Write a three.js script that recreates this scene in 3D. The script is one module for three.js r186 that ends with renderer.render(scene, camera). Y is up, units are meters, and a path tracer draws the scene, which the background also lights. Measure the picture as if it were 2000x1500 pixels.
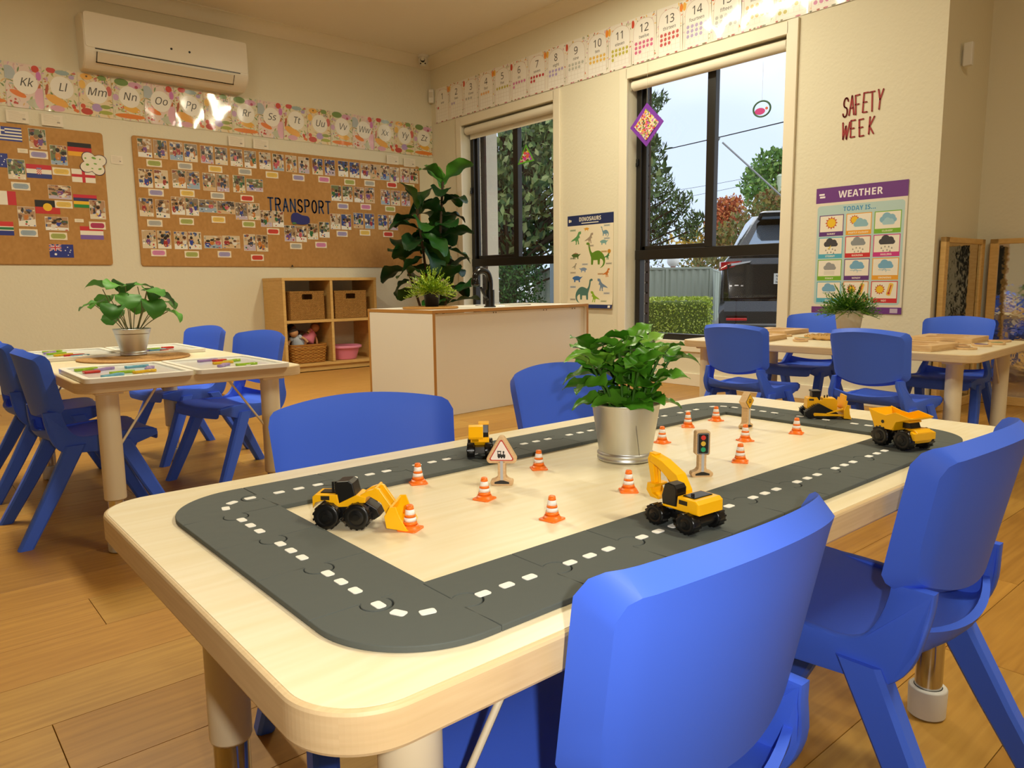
import * as THREE from 'three';
import { RoundedBoxGeometry } from 'three/addons/geometries/RoundedBoxGeometry.js';
import { mergeGeometries, mergeVertices, toCreasedNormals } from 'three/addons/utils/BufferGeometryUtils.js';
import { RectAreaLightUniformsLib } from 'three/addons/lights/RectAreaLightUniformsLib.js';

// ---------------------------------------------------------------- camera, sky, flash, exposure
RectAreaLightUniformsLib.init();
const scene = new THREE.Scene();
const renderer = new THREE.WebGLRenderer({ antialias: true });
renderer.toneMapping = THREE.LinearToneMapping;
renderer.toneMappingExposure = 1.0;
renderer.shadowMap.enabled = true;
const V = (x, y, z) => new THREE.Vector3(x, y, z);
const EYE = V(0, 0.735, 0), YAW = 0.70702, PITCH = 0.13522, ROLL = -0.01195;
const FWD = V(Math.sin(YAW) * Math.cos(PITCH), -Math.sin(PITCH), -Math.cos(YAW) * Math.cos(PITCH));
const RT0 = V(Math.cos(YAW), 0, Math.sin(YAW)), UP0 = RT0.clone().cross(FWD);
const RT = RT0.clone().multiplyScalar(Math.cos(ROLL)).addScaledVector(UP0, Math.sin(ROLL));
const UP = UP0.clone().multiplyScalar(Math.cos(ROLL)).addScaledVector(RT0, -Math.sin(ROLL));
const camera = new THREE.PerspectiveCamera(54.88, 4 / 3, 0.02, 200);
camera.position.copy(EYE);
camera.quaternion.setFromRotationMatrix(new THREE.Matrix4().makeBasis(RT, UP, FWD.clone().negate()));
scene.add(camera);

let seed = 7;
const rnd = () => { seed = (seed * 1664525 + 1013904223) % 4294967296; return seed / 4294967296; };
const rr = (a, b) => a + (b - a) * rnd();
// smooth value noise, periodic in px and py cells
function vnoise(w, h, px, py, oct, sd, gain = 0.5) {
  const out = new Float32Array(w * h); let amp = 1, tot = 0;
  for (let o = 0; o < oct; o++, px *= 2, py *= 2) {
    const g = new Float32Array(px * py); let s = sd + o * 977;
    for (let i = 0; i < g.length; i++) { s = (s * 1664525 + 1013904223) % 4294967296; g[i] = s / 4294967296; }
    for (let y = 0; y < h; y++) {
      const fy = (y / h) * py, y0 = Math.floor(fy), ty = fy - y0, sy = ty * ty * (3 - 2 * ty), r0 = (y0 % py) * px, r1 = ((y0 + 1) % py) * px;
      for (let x = 0; x < w; x++) {
        const fx = (x / w) * px, x0 = Math.floor(fx), tx = fx - x0, sx = tx * tx * (3 - 2 * tx), a = x0 % px, b = (x0 + 1) % px;
        const t = g[r0 + a] + (g[r0 + b] - g[r0 + a]) * sx, u = g[r1 + a] + (g[r1 + b] - g[r1 + a]) * sx;
        out[y * w + x] += amp * (t + (u - t) * sy);
      }
    }
    tot += amp; amp *= gain;
  }
  for (let i = 0; i < out.length; i++) out[i] /= tot;
  return out;
}
// overcast sky: thin bright cloud over pale blue, the same all round
{
  const w = 1024, h = 512, n = vnoise(w, h, 8, 6, 5, 11, 0.55), d = new Float32Array(w * h * 4);
  for (let y = 0; y < h; y++) for (let x = 0; x < w; x++) {
    const i = y * w + x, c = THREE.MathUtils.smoothstep(n[i], 0.33, 0.62);
    d[i * 4] = 0.46 + 0.42 * c; d[i * 4 + 1] = 0.55 + 0.34 * c; d[i * 4 + 2] = 0.68 + 0.22 * c; d[i * 4 + 3] = 1;
  }
  const t = new THREE.DataTexture(d, w, h, THREE.RGBAFormat, THREE.FloatType);
  t.mapping = THREE.EquirectangularReflectionMapping; t.magFilter = THREE.LinearFilter; t.needsUpdate = true;
  scene.background = t; scene.backgroundIntensity = 1.75;
}
const CEIL = 2.9, XR = 4.348, ZB = -6.263, XREC = 4.98, ZRET = -1.585, XL = -3.4, ZF = 3.1;
const LAMP = { tube: 60, flash: 1.35, warm: [1.0, 0.95, 0.72] };

// ---------------------------------------------------------------- helpers
const used = {};
const numbered = (n) => { used[n] = (used[n] ?? -1) + 1; return used[n] ? `${n}_${String(used[n]).padStart(3, '0')}` : n; };
function tag(o, label, category, group, kind) {
  if (label) o.userData.label = label; if (category) o.userData.category = category;
  if (group) o.userData.group = group; if (kind) o.userData.kind = kind; return o;
}
function thing(name, label, category, p = [0, 0, 0], turn = 0, group) {
  const o = new THREE.Group(); o.name = numbered(name); o.position.set(...p); o.rotation.y = turn; scene.add(o);
  return tag(o, label, category, group);
}
function part(name, geo, mat, parent, p, r) {
  const m = new THREE.Mesh(Array.isArray(geo) ? merge(geo) : geo, mat); m.name = name; m.castShadow = m.receiveShadow = true;
  if (p) m.position.set(...p); if (r) m.rotation.set(...r);
  parent.add(m); return m;
}
function one(name, geo, mat, label, category, p, turn = 0, group) {
  const m = part(numbered(name), geo, mat, scene, p); m.rotation.y = turn; return tag(m, label, category, group);
}
function struct(name, geo, mat, parent = scene) { const m = part(name, geo, mat, parent); if (parent === scene) m.userData.kind = 'structure'; return m; }
function dup(root, p, turn, label, group) {
  const r = root.clone(); r.name = numbered(root.name.replace(/_\d{3}$/, '')); scene.add(r);
  r.userData = { ...root.userData }; r.position.set(...p); r.rotation.set(0, turn, 0); if (label) r.userData.label = label; if (group) r.userData.group = group; return r;
}
const merge = (l) => { l = l.filter(Boolean).map((g) => { const q = g.index ? g.toNonIndexed() : g.clone(); for (const k of Object.keys(q.attributes)) if (!['position', 'normal', 'uv'].includes(k)) q.deleteAttribute(k);
  if (!q.attributes.uv) q.setAttribute('uv', new THREE.BufferAttribute(new Float32Array(q.attributes.position.count * 2), 2)); return q; }); return l.length > 1 ? mergeGeometries(l) : l[0]; };
const mv = (g, x = 0, y = 0, z = 0, rx = 0, ry = 0, rz = 0) => { if (rx) g.rotateX(rx); if (ry) g.rotateY(ry); if (rz) g.rotateZ(rz); return g.translate(x, y, z); };
const box = (w, h, d, x = 0, y = 0, z = 0) => new THREE.BoxGeometry(w, h, d).translate(x, y, z);
const rbox = (w, h, d, r = 0.003, x = 0, y = 0, z = 0, s = 2) => new RoundedBoxGeometry(w, h, d, s, Math.min(r, w / 2.01, h / 2.01, d / 2.01)).translate(x, y, z);
const bx = (x0, x1, y0, y1, z0, z1) => box(x1 - x0, y1 - y0, z1 - z0, (x0 + x1) / 2, (y0 + y1) / 2, (z0 + z1) / 2);
const cyl = (r0, r1, h, x = 0, y = 0, z = 0, n = 20) => new THREE.CylinderGeometry(r1, r0, h, n).translate(x, y, z);
const lathe = (pts, n = 28) => new THREE.LatheGeometry(pts.map(([r, y]) => new THREE.Vector2(r, y)), n);
const tube = (pts, r, seg = 16, rs = 8) => new THREE.TubeGeometry(new THREE.CatmullRomCurve3(pts.map((p) => V(...p))), seg, r, rs);
const shapeOf = (pts) => { const s = new THREE.Shape(); pts.forEach(([x, y], i) => (i ? s.lineTo(x, y) : s.moveTo(x, y))); return s; };
function extr(shape, depth, bevel = 0, curve = 8) {
  return new THREE.ExtrudeGeometry(shape, { depth: depth - 2 * bevel, bevelEnabled: bevel > 0, bevelThickness: bevel, bevelSize: bevel, bevelOffset: -bevel, bevelSegments: 2, curveSegments: curve }).translate(0, 0, bevel);
}
const prof = (pts, width, bevel = 0.0006) => extr(shapeOf(pts), width, bevel).translate(0, 0, -width / 2);   // side outline in x,y, centred on z
function rrect(w, h, r) {
  const s = new THREE.Shape(), x = -w / 2, y = -h / 2;
  s.moveTo(x + r, y); s.lineTo(x + w - r, y); s.absarc(x + w - r, y + r, r, -Math.PI / 2, 0); s.lineTo(x + w, y + h - r); s.absarc(x + w - r, y + h - r, r, 0, Math.PI / 2);
  s.lineTo(x + r, y + h); s.absarc(x + r, y + h - r, r, Math.PI / 2, Math.PI); s.lineTo(x, y + r); s.absarc(x + r, y + r, r, Math.PI, Math.PI * 1.5); return s;
}
function gridGeo(fn, nu, nv) {                                   // open surface from fn(u, v)
  const p = [], uv = [], ix = [];
  for (let j = 0; j <= nv; j++) for (let i = 0; i <= nu; i++) { p.push(...fn(i / nu, j / nv)); uv.push(i / nu, j / nv); }
  for (let j = 0; j < nv; j++) for (let i = 0; i < nu; i++) { const a = j * (nu + 1) + i, b = a + 1, c = a + nu + 1, d = c + 1; ix.push(a, b, d, a, d, c); }
  const g = new THREE.BufferGeometry(); g.setAttribute('position', new THREE.Float32BufferAttribute(p, 3)); g.setAttribute('uv', new THREE.Float32BufferAttribute(uv, 2)); g.setIndex(ix); g.computeVertexNormals(); return g;
}
function shell(front, back, nu, nv, crease = 0.6) {              // closed solid between two surfaces
  const p = [], ix = [], uv = [], n = (nu + 1) * (nv + 1), at = (i, j, k) => k * n + j * (nu + 1) + i;
  for (const f of [front, back]) for (let j = 0; j <= nv; j++) for (let i = 0; i <= nu; i++) { p.push(...f(i / nu, j / nv)); uv.push(i / nu, j / nv); }
  const q = (a, b, c, d) => ix.push(a, b, c, a, c, d);
  for (let j = 0; j < nv; j++) for (let i = 0; i < nu; i++) { q(at(i, j, 0), at(i + 1, j, 0), at(i + 1, j + 1, 0), at(i, j + 1, 0)); q(at(i, j, 1), at(i, j + 1, 1), at(i + 1, j + 1, 1), at(i + 1, j, 1)); }
  for (let i = 0; i < nu; i++) { q(at(i, 0, 1), at(i + 1, 0, 1), at(i + 1, 0, 0), at(i, 0, 0)); q(at(i, nv, 0), at(i + 1, nv, 0), at(i + 1, nv, 1), at(i, nv, 1)); }
  for (let j = 0; j < nv; j++) { q(at(0, j, 0), at(0, j + 1, 0), at(0, j + 1, 1), at(0, j, 1)); q(at(nu, j, 1), at(nu, j + 1, 1), at(nu, j + 1, 0), at(nu, j, 0)); }
  const g = new THREE.BufferGeometry(); g.setAttribute('position', new THREE.Float32BufferAttribute(p, 3)); g.setAttribute('uv', new THREE.Float32BufferAttribute(uv, 2)); g.setIndex(ix);
  return toCreasedNormals(g, crease);
}
function loft(sections, crease = 0.7) {                           // closed rings of equal count, capped
  const n = sections[0].length, p = [], ix = [];
  for (const s of sections) for (const v of s) p.push(...v);
  for (let k = 0; k < sections.length - 1; k++) for (let i = 0; i < n; i++) { const a = k * n + i, b = k * n + (i + 1) % n, c = a + n, d = b + n; ix.push(a, b, d, a, d, c); }
  for (let i = 1; i < n - 1; i++) { ix.push(0, i + 1, i); const o = (sections.length - 1) * n; ix.push(o, o + i, o + i + 1); }
  const g = new THREE.BufferGeometry(); g.setAttribute('position', new THREE.Float32BufferAttribute(p, 3)); g.setAttribute('uv', new THREE.Float32BufferAttribute(new Float32Array(p.length / 3 * 2), 2)); g.setIndex(ix);
  return toCreasedNormals(g, crease);
}
const ring = ([x, y, z], w, d, c = 0.006) => [[-w / 2 + c, -d / 2], [w / 2 - c, -d / 2], [w / 2, -d / 2 + c], [w / 2, d / 2 - c], [w / 2 - c, d / 2], [-w / 2 + c, d / 2], [-w / 2, d / 2 - c], [-w / 2, -d / 2 + c]].map(([a, b]) => [x + a, y, z - b]);
function uvBox(g, s = 1, ox = 0, oy = 0) {                        // uv in metres from the dominant axis
  g = g.index ? g.toNonIndexed() : g; const p = g.attributes.position, nn = g.attributes.normal, uv = new Float32Array(p.count * 2);
  for (let i = 0; i < p.count; i += 3) {
    let ax = 0, ay = 0, az = 0; for (let k = 0; k < 3; k++) { ax += Math.abs(nn.getX(i + k)); ay += Math.abs(nn.getY(i + k)); az += Math.abs(nn.getZ(i + k)); }
    for (let k = 0; k < 3; k++) { const x = p.getX(i + k), y = p.getY(i + k), z = p.getZ(i + k), j = (i + k) * 2;
      if (ay >= ax && ay >= az) { uv[j] = x; uv[j + 1] = z; } else if (az >= ax) { uv[j] = x; uv[j + 1] = y; } else { uv[j] = z; uv[j + 1] = y; }
      uv[j] = uv[j] * s + ox; uv[j + 1] = uv[j + 1] * s + oy; }
  }
  g.setAttribute('uv', new THREE.BufferAttribute(uv, 2)); return g;
}
function canvasTex(w, h, draw) {
  const c = document.createElement('canvas'); c.width = w; c.height = h; draw(c.getContext('2d'), w, h);
  const t = new THREE.CanvasTexture(c); t.colorSpace = THREE.SRGBColorSpace; t.magFilter = THREE.LinearFilter; return t;
}
function dataTex(w, h, fn, srgb = true, rep = true) {
  const d = new Uint8Array(w * h * 4);
  for (let i = 0; i < w * h; i++) { const c = fn(i % w, Math.floor(i / w), i); d[i * 4] = c[0]; d[i * 4 + 1] = c[1]; d[i * 4 + 2] = c[2]; d[i * 4 + 3] = 255; }
  const t = new THREE.DataTexture(d, w, h); t.magFilter = THREE.LinearFilter; if (srgb) t.colorSpace = THREE.SRGBColorSpace; if (rep) t.wrapS = t.wrapT = THREE.RepeatWrapping; t.needsUpdate = true; return t;
}
// a thin printed card in the x,y plane, face to +z, its face showing the given rectangle of an atlas
function card(w, h, t, uvr = [0, 0, 1, 1], wave, n = 1) {
  const [u0, v0, u1, v1] = uvr, f = wave ?? (() => 0);
  const g = shell((u, v) => [(u - 0.5) * w, (v - 0.5) * h, t + f(u, v)], (u, v) => [(u - 0.5) * w, (v - 0.5) * h, f(u, v)], n, n, 0.5), uv = g.attributes.uv;
  for (let i = 0; i < uv.count; i++) uv.setXY(i, u0 + (u1 - u0) * uv.getX(i), v0 + (v1 - v0) * uv.getY(i));
  return g;
}
const S = (c, rough = 0.6, o = {}) => new THREE.MeshStandardMaterial({ color: c, roughness: rough, side: THREE.DoubleSide, ...o });
const Ph = (c, rough = 0.6, o = {}) => new THREE.MeshPhysicalMaterial({ color: c, roughness: rough, side: THREE.DoubleSide, ...o });
const ORD = ['first', 'second', 'third', 'fourth', 'fifth', 'sixth', 'seventh', 'eighth', 'ninth', 'tenth', 'eleventh', 'twelfth', 'thirteenth', 'fourteenth', 'fifteenth', 'sixteenth', 'seventeenth', 'eighteenth', 'nineteenth', 'twentieth', 'twenty-first', 'twenty-second'];
const mix = (a, b, t) => a + (b - a) * t;
// ---------------------------------------------------------------- textures and materials
const wallBump = (() => { const n = vnoise(512, 512, 96, 96, 3, 5); return dataTex(512, 512, (x, y, i) => { const v = n[i] * 255; return [v, v, v]; }, false); })();
wallBump.repeat.set(0.8, 0.8);
const M = {};
M.wall = S('#e6dec5', 0.75, { bumpMap: wallBump, bumpScale: 0.0009 });
M.ceiling = S('#efe6d4', 0.9);
M.trim = S('#eee4cd', 0.45);
M.white = S('#e8e4da', 0.4);
const woodTex = (w, h, px, py, sd, c0, c1, streak = 0.55, cath = 0) => {
  const a = vnoise(w, h, px, py, 4, sd), b = vnoise(w, h, px * 2, py * 8, 3, sd + 50), c = vnoise(w, h, 3, 3, 3, sd + 99);
  return dataTex(w, h, (x, y, i) => {
    let r = Math.sin((a[i] * 5 + (y / h) * 14 + c[i] * cath) * 6.283) * 0.5 + 0.5;
    const t = THREE.MathUtils.clamp((1 - streak) * r * 0.55 + streak * b[i] + (c[i] - 0.5) * 0.35, 0, 1);
    return [0, 1, 2].map((k) => mix(c0[k], c1[k], t));
  });
};
M.tableWood = S('#ffffff', 0.34, { map: woodTex(1024, 1024, 3, 14, 21, [238, 221, 180], [250, 239, 212], 0.5, 2.5) });
M.tableWood.map.repeat.set(1.1, 1.6);
M.edgeWood = S('#ffffff', 0.45, { map: woodTex(512, 256, 3, 10, 33, [208, 178, 132], [228, 202, 158], 0.6, 1) });
M.edgeWood.map.repeat.set(1.5, 6);
M.floor = [0, 1, 2, 3].map((k) => S(['#ffffff', '#f3ead9', '#fff6e6', '#eadfcb'][k], 0.42));
{ const t = woodTex(1024, 512, 3, 10, 61, [166, 120, 46], [202, 156, 74], 0.62, 1.5); t.repeat.set(0.75, 1.8); for (const m of M.floor) m.map = t; }
M.groove = S('#5a3c1c', 0.9);
M.pine = S('#ffffff', 0.5, { map: woodTex(512, 512, 4, 12, 71, [208, 164, 92], [232, 192, 122], 0.6, 1.5) });
M.pine.map.repeat.set(1.6, 1.6);
M.plyEdge = S('#b9843f', 0.6);
M.melamine = S('#efe8da', 0.35);
M.chair = Ph('#4870ee', 0.5, { specularIntensity: 0.5 });
M.legCream = S('#e6d6b4', 0.45);
M.chrome = S('#c8c8c8', 0.16, { metalness: 1 });
M.galv = S('#d4d5d2', 0.42, { metalness: 1, roughnessMap: null });
M.black = S('#101010', 0.4);
M.blackGloss = S('#0c0c0d', 0.22);
M.rubberCap = S('#d8d4cc', 0.5);
M.frame = S('#17130f', 0.4);
M.glass = new THREE.MeshPhysicalMaterial({ color: '#ffffff', roughness: 0, transmission: 1, thickness: 0, ior: 1.45, side: THREE.DoubleSide });
M.blind = S('#eee6d2', 0.6);
M.road = S('#4e534f', 0.75, { bumpMap: wallBump, bumpScale: 0.0005 });
M.paint = S('#f4f1e8', 0.6);
M.toyYellow = S('#ffbc06', 0.3);
M.toyAmber = S('#f59a00', 0.35);
M.toyBlack = S('#0d0c0c', 0.32);
M.coneOrange = S('#ff7c1c', 0.38);
M.coneWhite = S('#fbf3ee', 0.4);
M.beech = S('#ffffff', 0.55, { map: woodTex(256, 256, 4, 12, 83, [208, 168, 118], [232, 200, 152], 0.6, 1) });
M.beech.map.repeat.set(14, 14);
const wick = (() => { const n = vnoise(256, 256, 32, 32, 2, 17); return (x, y, i) => { const r = Math.floor(y / 8), ph = (x / 16 + (r % 2) * 0.5) % 1, s = Math.sin(ph * Math.PI) * Math.sin(((y % 8) / 8) * Math.PI); return [s, n[i]]; }; })();
M.wicker = S('#ffffff', 0.8, { map: dataTex(256, 256, (x, y, i) => { const [s, n] = wick(x, y, i), t = 0.6 * s + 0.45 * n; return [mix(140, 222, t), mix(92, 170, t), mix(36, 92, t)]; }), bumpMap: dataTex(256, 256, (x, y, i) => { const v = wick(x, y, i)[0] * 255; return [v, v, v]; }, false), bumpScale: 0.006 });
for (const k of ['map', 'bumpMap']) M.wicker[k].repeat.set(4, 4);
M.cork = S('#ffffff', 0.85, { map: (() => { const n = vnoise(256, 256, 40, 40, 3, 91); return dataTex(256, 256, (x, y, i) => { const t = n[i]; return [mix(150, 214, t), mix(104, 166, t), mix(52, 104, t)]; }); })(), bumpMap: wallBump, bumpScale: 0.002 });
M.cork.map.repeat.set(4, 4);
M.kraft = S('#ffffff', 0.85, { map: (() => { const a = vnoise(512, 512, 4, 4, 3, 15), b = vnoise(512, 512, 90, 60, 2, 16); return dataTex(512, 512, (x, y, i) => { const t = 0.5 * a[i] + 0.5 * b[i]; return [mix(172, 204, t), mix(124, 154, t), mix(66, 92, t)]; }); })() });
M.kraft.map.repeat.set(0.7, 0.7);
const mirrorBump = (() => { const n = vnoise(512, 512, 22, 30, 3, 44); return dataTex(512, 512, (x, y, i) => { const v = n[i] * 255; return [v, v, v]; }, false); })();
M.mirror = S('#d9dde0', 0.05, { metalness: 1, bumpMap: mirrorBump, bumpScale: 0.0005 });
const leafMat = (c, r = 0.35, o = {}) => Ph(c, r, { specularIntensity: 0.6, ...o });
M.leaf = [leafMat('#44801c'), leafMat('#5c962a'), leafMat('#316614'), leafMat('#7fae40')];
M.figLeaf = [leafMat('#1f4a1e', 0.4), leafMat('#2a5a1c', 0.4), leafMat('#17391a', 0.4), leafMat('#49862a', 0.4)];
M.pilea = [leafMat('#417d20', 0.55), leafMat('#53902c', 0.55), leafMat('#336a1a', 0.55)];
M.stem = S('#5d7a34', 0.6); M.bark = S('#4a3826', 0.9);
// ---------------------------------------------------------------- the room
{
  const f = new THREE.Group(); f.name = 'floor'; f.userData.kind = 'structure'; scene.add(f);
  part('subfloor', bx(XL - 0.2, XREC + 0.2, -0.12, -0.008, ZB - 0.25, ZF + 0.2), M.groove, f);
  const PW = 0.18, PL = 1.25, geos = [];
  for (let k = 0; k < 6; k++) geos.push(uvBox(rbox(PL - 0.0012, 0.008, PW - 0.0012, 0.0006, 0, -0.004, 0, 1), 1, k * 0.37, k * 0.23 + 0.05));
  const rest = []; let row = 0;
  for (let z = ZB + PW / 2; z < ZF + 0.1; z += PW, row++) {
    const off = (row * 0.47) % PL;
    for (let x = XL - off; x < XREC + PL / 2; x += PL) {
      const v = Math.floor(rnd() * 6), m = Math.floor(rnd() * 4), cx = x + PL / 2;
      if (cx > XREC + 0.75) continue;
      if (z < 0.3 && cx > -0.6 && cx < XREC + 0.7) part('plank', geos[v], M.floor[m], f, [cx, 0, z]);
      else rest.push(geos[v].clone().translate(cx, 0, z));
    }
  }
  tag(part('planks', rest, M.floor[1], f), null, null, null, 'stuff');
}
struct('ceiling', bx(XL - 0.2, XREC + 0.2, CEIL, CEIL + 0.12, ZB - 0.25, ZF + 0.2), M.ceiling);
struct('wall_back', uvBox(bx(XL - 0.2, XREC + 0.2, 0, CEIL, ZB - 0.25, ZB)), M.wall);
struct('wall_left', uvBox(bx(XL - 0.2, XL, 0, CEIL, ZB, ZF)), M.wall);
struct('wall_front', uvBox(bx(XL - 0.2, XREC + 0.2, 0, CEIL, ZF, ZF + 0.2)), M.wall);
const WIN = [{ z0: -5.775, z1: -4.512 }, { z0: -3.742, z1: -2.476 }], WY0 = 0.31, WY1 = 2.21;
{ // right wall with its two window openings, thickness 0.22
  const s = shapeOf([[ZB, 0], [ZRET - 0.22, 0], [ZRET - 0.22, CEIL], [ZB, CEIL]]);
  for (const w of WIN) { const h = new THREE.Path(); h.moveTo(w.z0, WY0); h.lineTo(w.z0, WY1); h.lineTo(w.z1, WY1); h.lineTo(w.z1, WY0); h.closePath(); s.holes.push(h); }
  const g = new THREE.ExtrudeGeometry(s, { depth: 0.22, bevelEnabled: false }); g.applyMatrix4(new THREE.Matrix4().makeBasis(V(0, 0, 1), V(0, 1, 0), V(1, 0, 0))); g.translate(XR, 0, 0);
  const ix = g.index; const q = g.toNonIndexed(), p = q.attributes.position; // basis flips handedness: reverse triangles
  for (let i = 0; i < p.count; i += 3) for (let c = 0; c < 3; c++) { const t = p.array[(i + 1) * 3 + c]; p.array[(i + 1) * 3 + c] = p.array[(i + 2) * 3 + c]; p.array[(i + 2) * 3 + c] = t; }
  q.computeVertexNormals();
  struct('wall_right', uvBox(merge([q, bx(XR, XREC + 0.2, 0, CEIL, ZRET - 0.22, ZRET)])), M.wall);
}
{ // dark face brick skin outside, with wider openings
  const s = shapeOf([[ZB - 0.3, -0.06], [ZRET - 0.1, -0.06], [ZRET - 0.1, 3.0], [ZB - 0.3, 3.0]]);
  for (const w of WIN) { const h = new THREE.Path(); h.moveTo(w.z0 - 0.03, WY0 - 0.05); h.lineTo(w.z0 - 0.03, WY1 + 0.03); h.lineTo(w.z1 + 0.03, WY1 + 0.03); h.lineTo(w.z1 + 0.03, WY0 - 0.05); h.closePath(); s.holes.push(h); }
  struct('wall_exterior', new THREE.ExtrudeGeometry(s, { depth: 0.02, bevelEnabled: false }).rotateY(-Math.PI / 2).translate(XR + 0.315, 0, 0), S('#4a3a34', 0.9));
}
struct('wall_recess', uvBox(bx(XREC, XREC + 0.2, 0, CEIL, ZRET, ZF)), M.wall);
{ // made-up dark glass door in the left wall, added to darken the mirror reflection
  const d = new THREE.Group(); d.name = 'added_door_1'; d.userData.kind = 'structure'; scene.add(d); const x = XL + 0.02;
  part('frame', [rbox(0.06, 2.1, 0.07, 0.006, x, 1.05, -0.4), rbox(0.06, 2.1, 0.07, 0.006, x, 1.05, 1.0), rbox(0.06, 2.1, 0.07, 0.006, x, 1.05, 2.4), rbox(0.06, 0.07, 2.87, 0.006, x, 2.1, 1.0), rbox(0.06, 0.1, 2.8, 0.006, x, 0.05, 1.0)], M.frame, d);
  for (const z of [0.3, 1.7]) part('pane', box(0.012, 1.98, 1.34, x, 1.07, z), Ph('#0b0d0c', 0.06), d);
  part('handle', [cyl(0.012, 0.012, 0.4, x + 0.06, 1.05, 0.93), cyl(0.012, 0.012, 0.4, x + 0.06, 1.05, 1.07)], M.chrome, d);
}
// coved cornice, square-edged skirting
{
  const cove = (len) => { const s = new THREE.Shape(); s.moveTo(0, 0); s.lineTo(0, -0.094); s.lineTo(0.008, -0.094); s.absarc(0.096, -0.094 + 0.002, 0.086, Math.PI, Math.PI / 2, true); s.lineTo(0.096, 0); s.closePath(); return new THREE.ExtrudeGeometry(s, { depth: len, bevelEnabled: false, curveSegments: 8 }); };
  const b = cove(XREC - XL).rotateY(-Math.PI / 2).translate(XREC, CEIL, ZB);
  struct('trim_1', b, M.trim);
  const r = cove(ZRET - ZB).rotateY(Math.PI).translate(XR, CEIL, ZRET);
  struct('trim_2', r, M.trim);
  struct('baseboard_back', rbox(XR - XL, 0.09, 0.014, 0.003, (XR + XL) / 2, 0.045, ZB + 0.007), M.trim);
  struct('baseboard_right', merge([rbox(0.014, 0.09, ZRET - ZB, 0.003, XR - 0.007, 0.045, (ZRET + ZB) / 2), rbox(XREC - XR, 0.09, 0.014, 0.003, (XREC + XR) / 2, 0.045, ZRET + 0.007)]), M.trim);
  struct('baseboard_recess', rbox(0.014, 0.09, ZF - ZRET, 0.003, XREC - 0.007, 0.045, (ZRET + ZF) / 2), M.trim);
}
// windows: architrave, reveal lining, black aluminium frame, panes
WIN.forEach(({ z0, z1 }, k) => {
  const w = new THREE.Group(); w.name = `window_${k + 1}`; w.userData.kind = 'structure'; scene.add(w);
  const A = 0.075, zc = (z0 + z1) / 2, x = XR - 0.009;
  part('architrave', [rbox(0.018, WY1 - WY0 + 2 * A, A, 0.004, x, (WY0 + WY1) / 2, z0 - A / 2 + 0.006), rbox(0.018, WY1 - WY0 + 2 * A, A, 0.004, x, (WY0 + WY1) / 2, z1 + A / 2 - 0.006),
    rbox(0.018, A, z1 - z0 + 0.01, 0.004, x, WY1 + A / 2 - 0.006, zc), rbox(0.018, A, z1 - z0 + 0.01, 0.004, x, WY0 - A / 2 + 0.006, zc)], M.trim, w);
  const fx = XR + 0.12, fd = 0.06, fw = 0.045, ry0 = 0.90, ry1 = 0.972, zm = zc + 0.032;
  const bar = (y0, y1, a, b, d = fd, xx = fx) => rbox(d, y1 - y0, b - a, 0.004, xx, (y0 + y1) / 2, (a + b) / 2);
  part('frame', [bar(WY0, WY1, z0 + 0.012, z0 + 0.012 + fw), bar(WY0, WY1, z1 - 0.012 - fw, z1 - 0.012), bar(WY1 - fw, WY1, z0, z1), bar(WY0, WY0 + fw, z0, z1)], M.frame, w);
  part('transom', bar(ry0, ry1, z0 + 0.012, z1 - 0.012, fd + 0.01), M.frame, w);
  part('mullion', [bar(ry1, WY1 - fw, zm - 0.036, zm + 0.03, 0.05, fx - 0.004), bar(ry1, WY1 - fw, z0 + 0.05, z0 + 0.085, 0.03, fx + 0.012), bar(ry1, ry1 + 0.03, z0 + 0.05, zm, 0.03, fx + 0.012)], M.frame, w);
  part('latch', [rbox(0.02, 0.05, 0.018, 0.004, fx - 0.035, 1.62, z0 + 0.03), rbox(0.014, 0.03, 0.012, 0.003, fx - 0.045, 1.6, z0 + 0.03)], M.blackGloss, w);
  for (const [y0, y1, a, b] of [[ry1, WY1, z0 + 0.02, zm], [ry1, WY1, zm, z1 - 0.02], [WY0, ry0, z0 + 0.02, z1 - 0.02]])
    part('pane', new THREE.PlaneGeometry(b - a, y1 - y0).rotateY(-Math.PI / 2).translate(fx + 0.005, (y0 + y1) / 2, (a + b) / 2), M.glass, w);
  // brick outside, edge of the opening, one brick to a course
  const bricks = new THREE.Group(); bricks.name = 'brick_reveal'; w.add(bricks);
  part('mortar', bx(XR + 0.221, XR + 0.28, 0, 2.6, z0 - 0.4, z0 - 0.04 - (k ? 0 : 0.05)), S(k ? '#b9b2a4' : '#8b8a90', 0.9), bricks);
  const bg = rbox(0.07, 0.068, 0.23, 0.004), bm = [S('#3a2b26', 0.85), S('#44332c', 0.85), S('#2f2522', 0.85)];
  for (let c = 0; c < 30; c++) part('brick', bg, bm[c % 3], bricks, [XR + 0.257, 0.04 + c * 0.081, z0 - 0.142 - (k ? 0 : 0.05) + (c % 2) * 0.006]);
});
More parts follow.
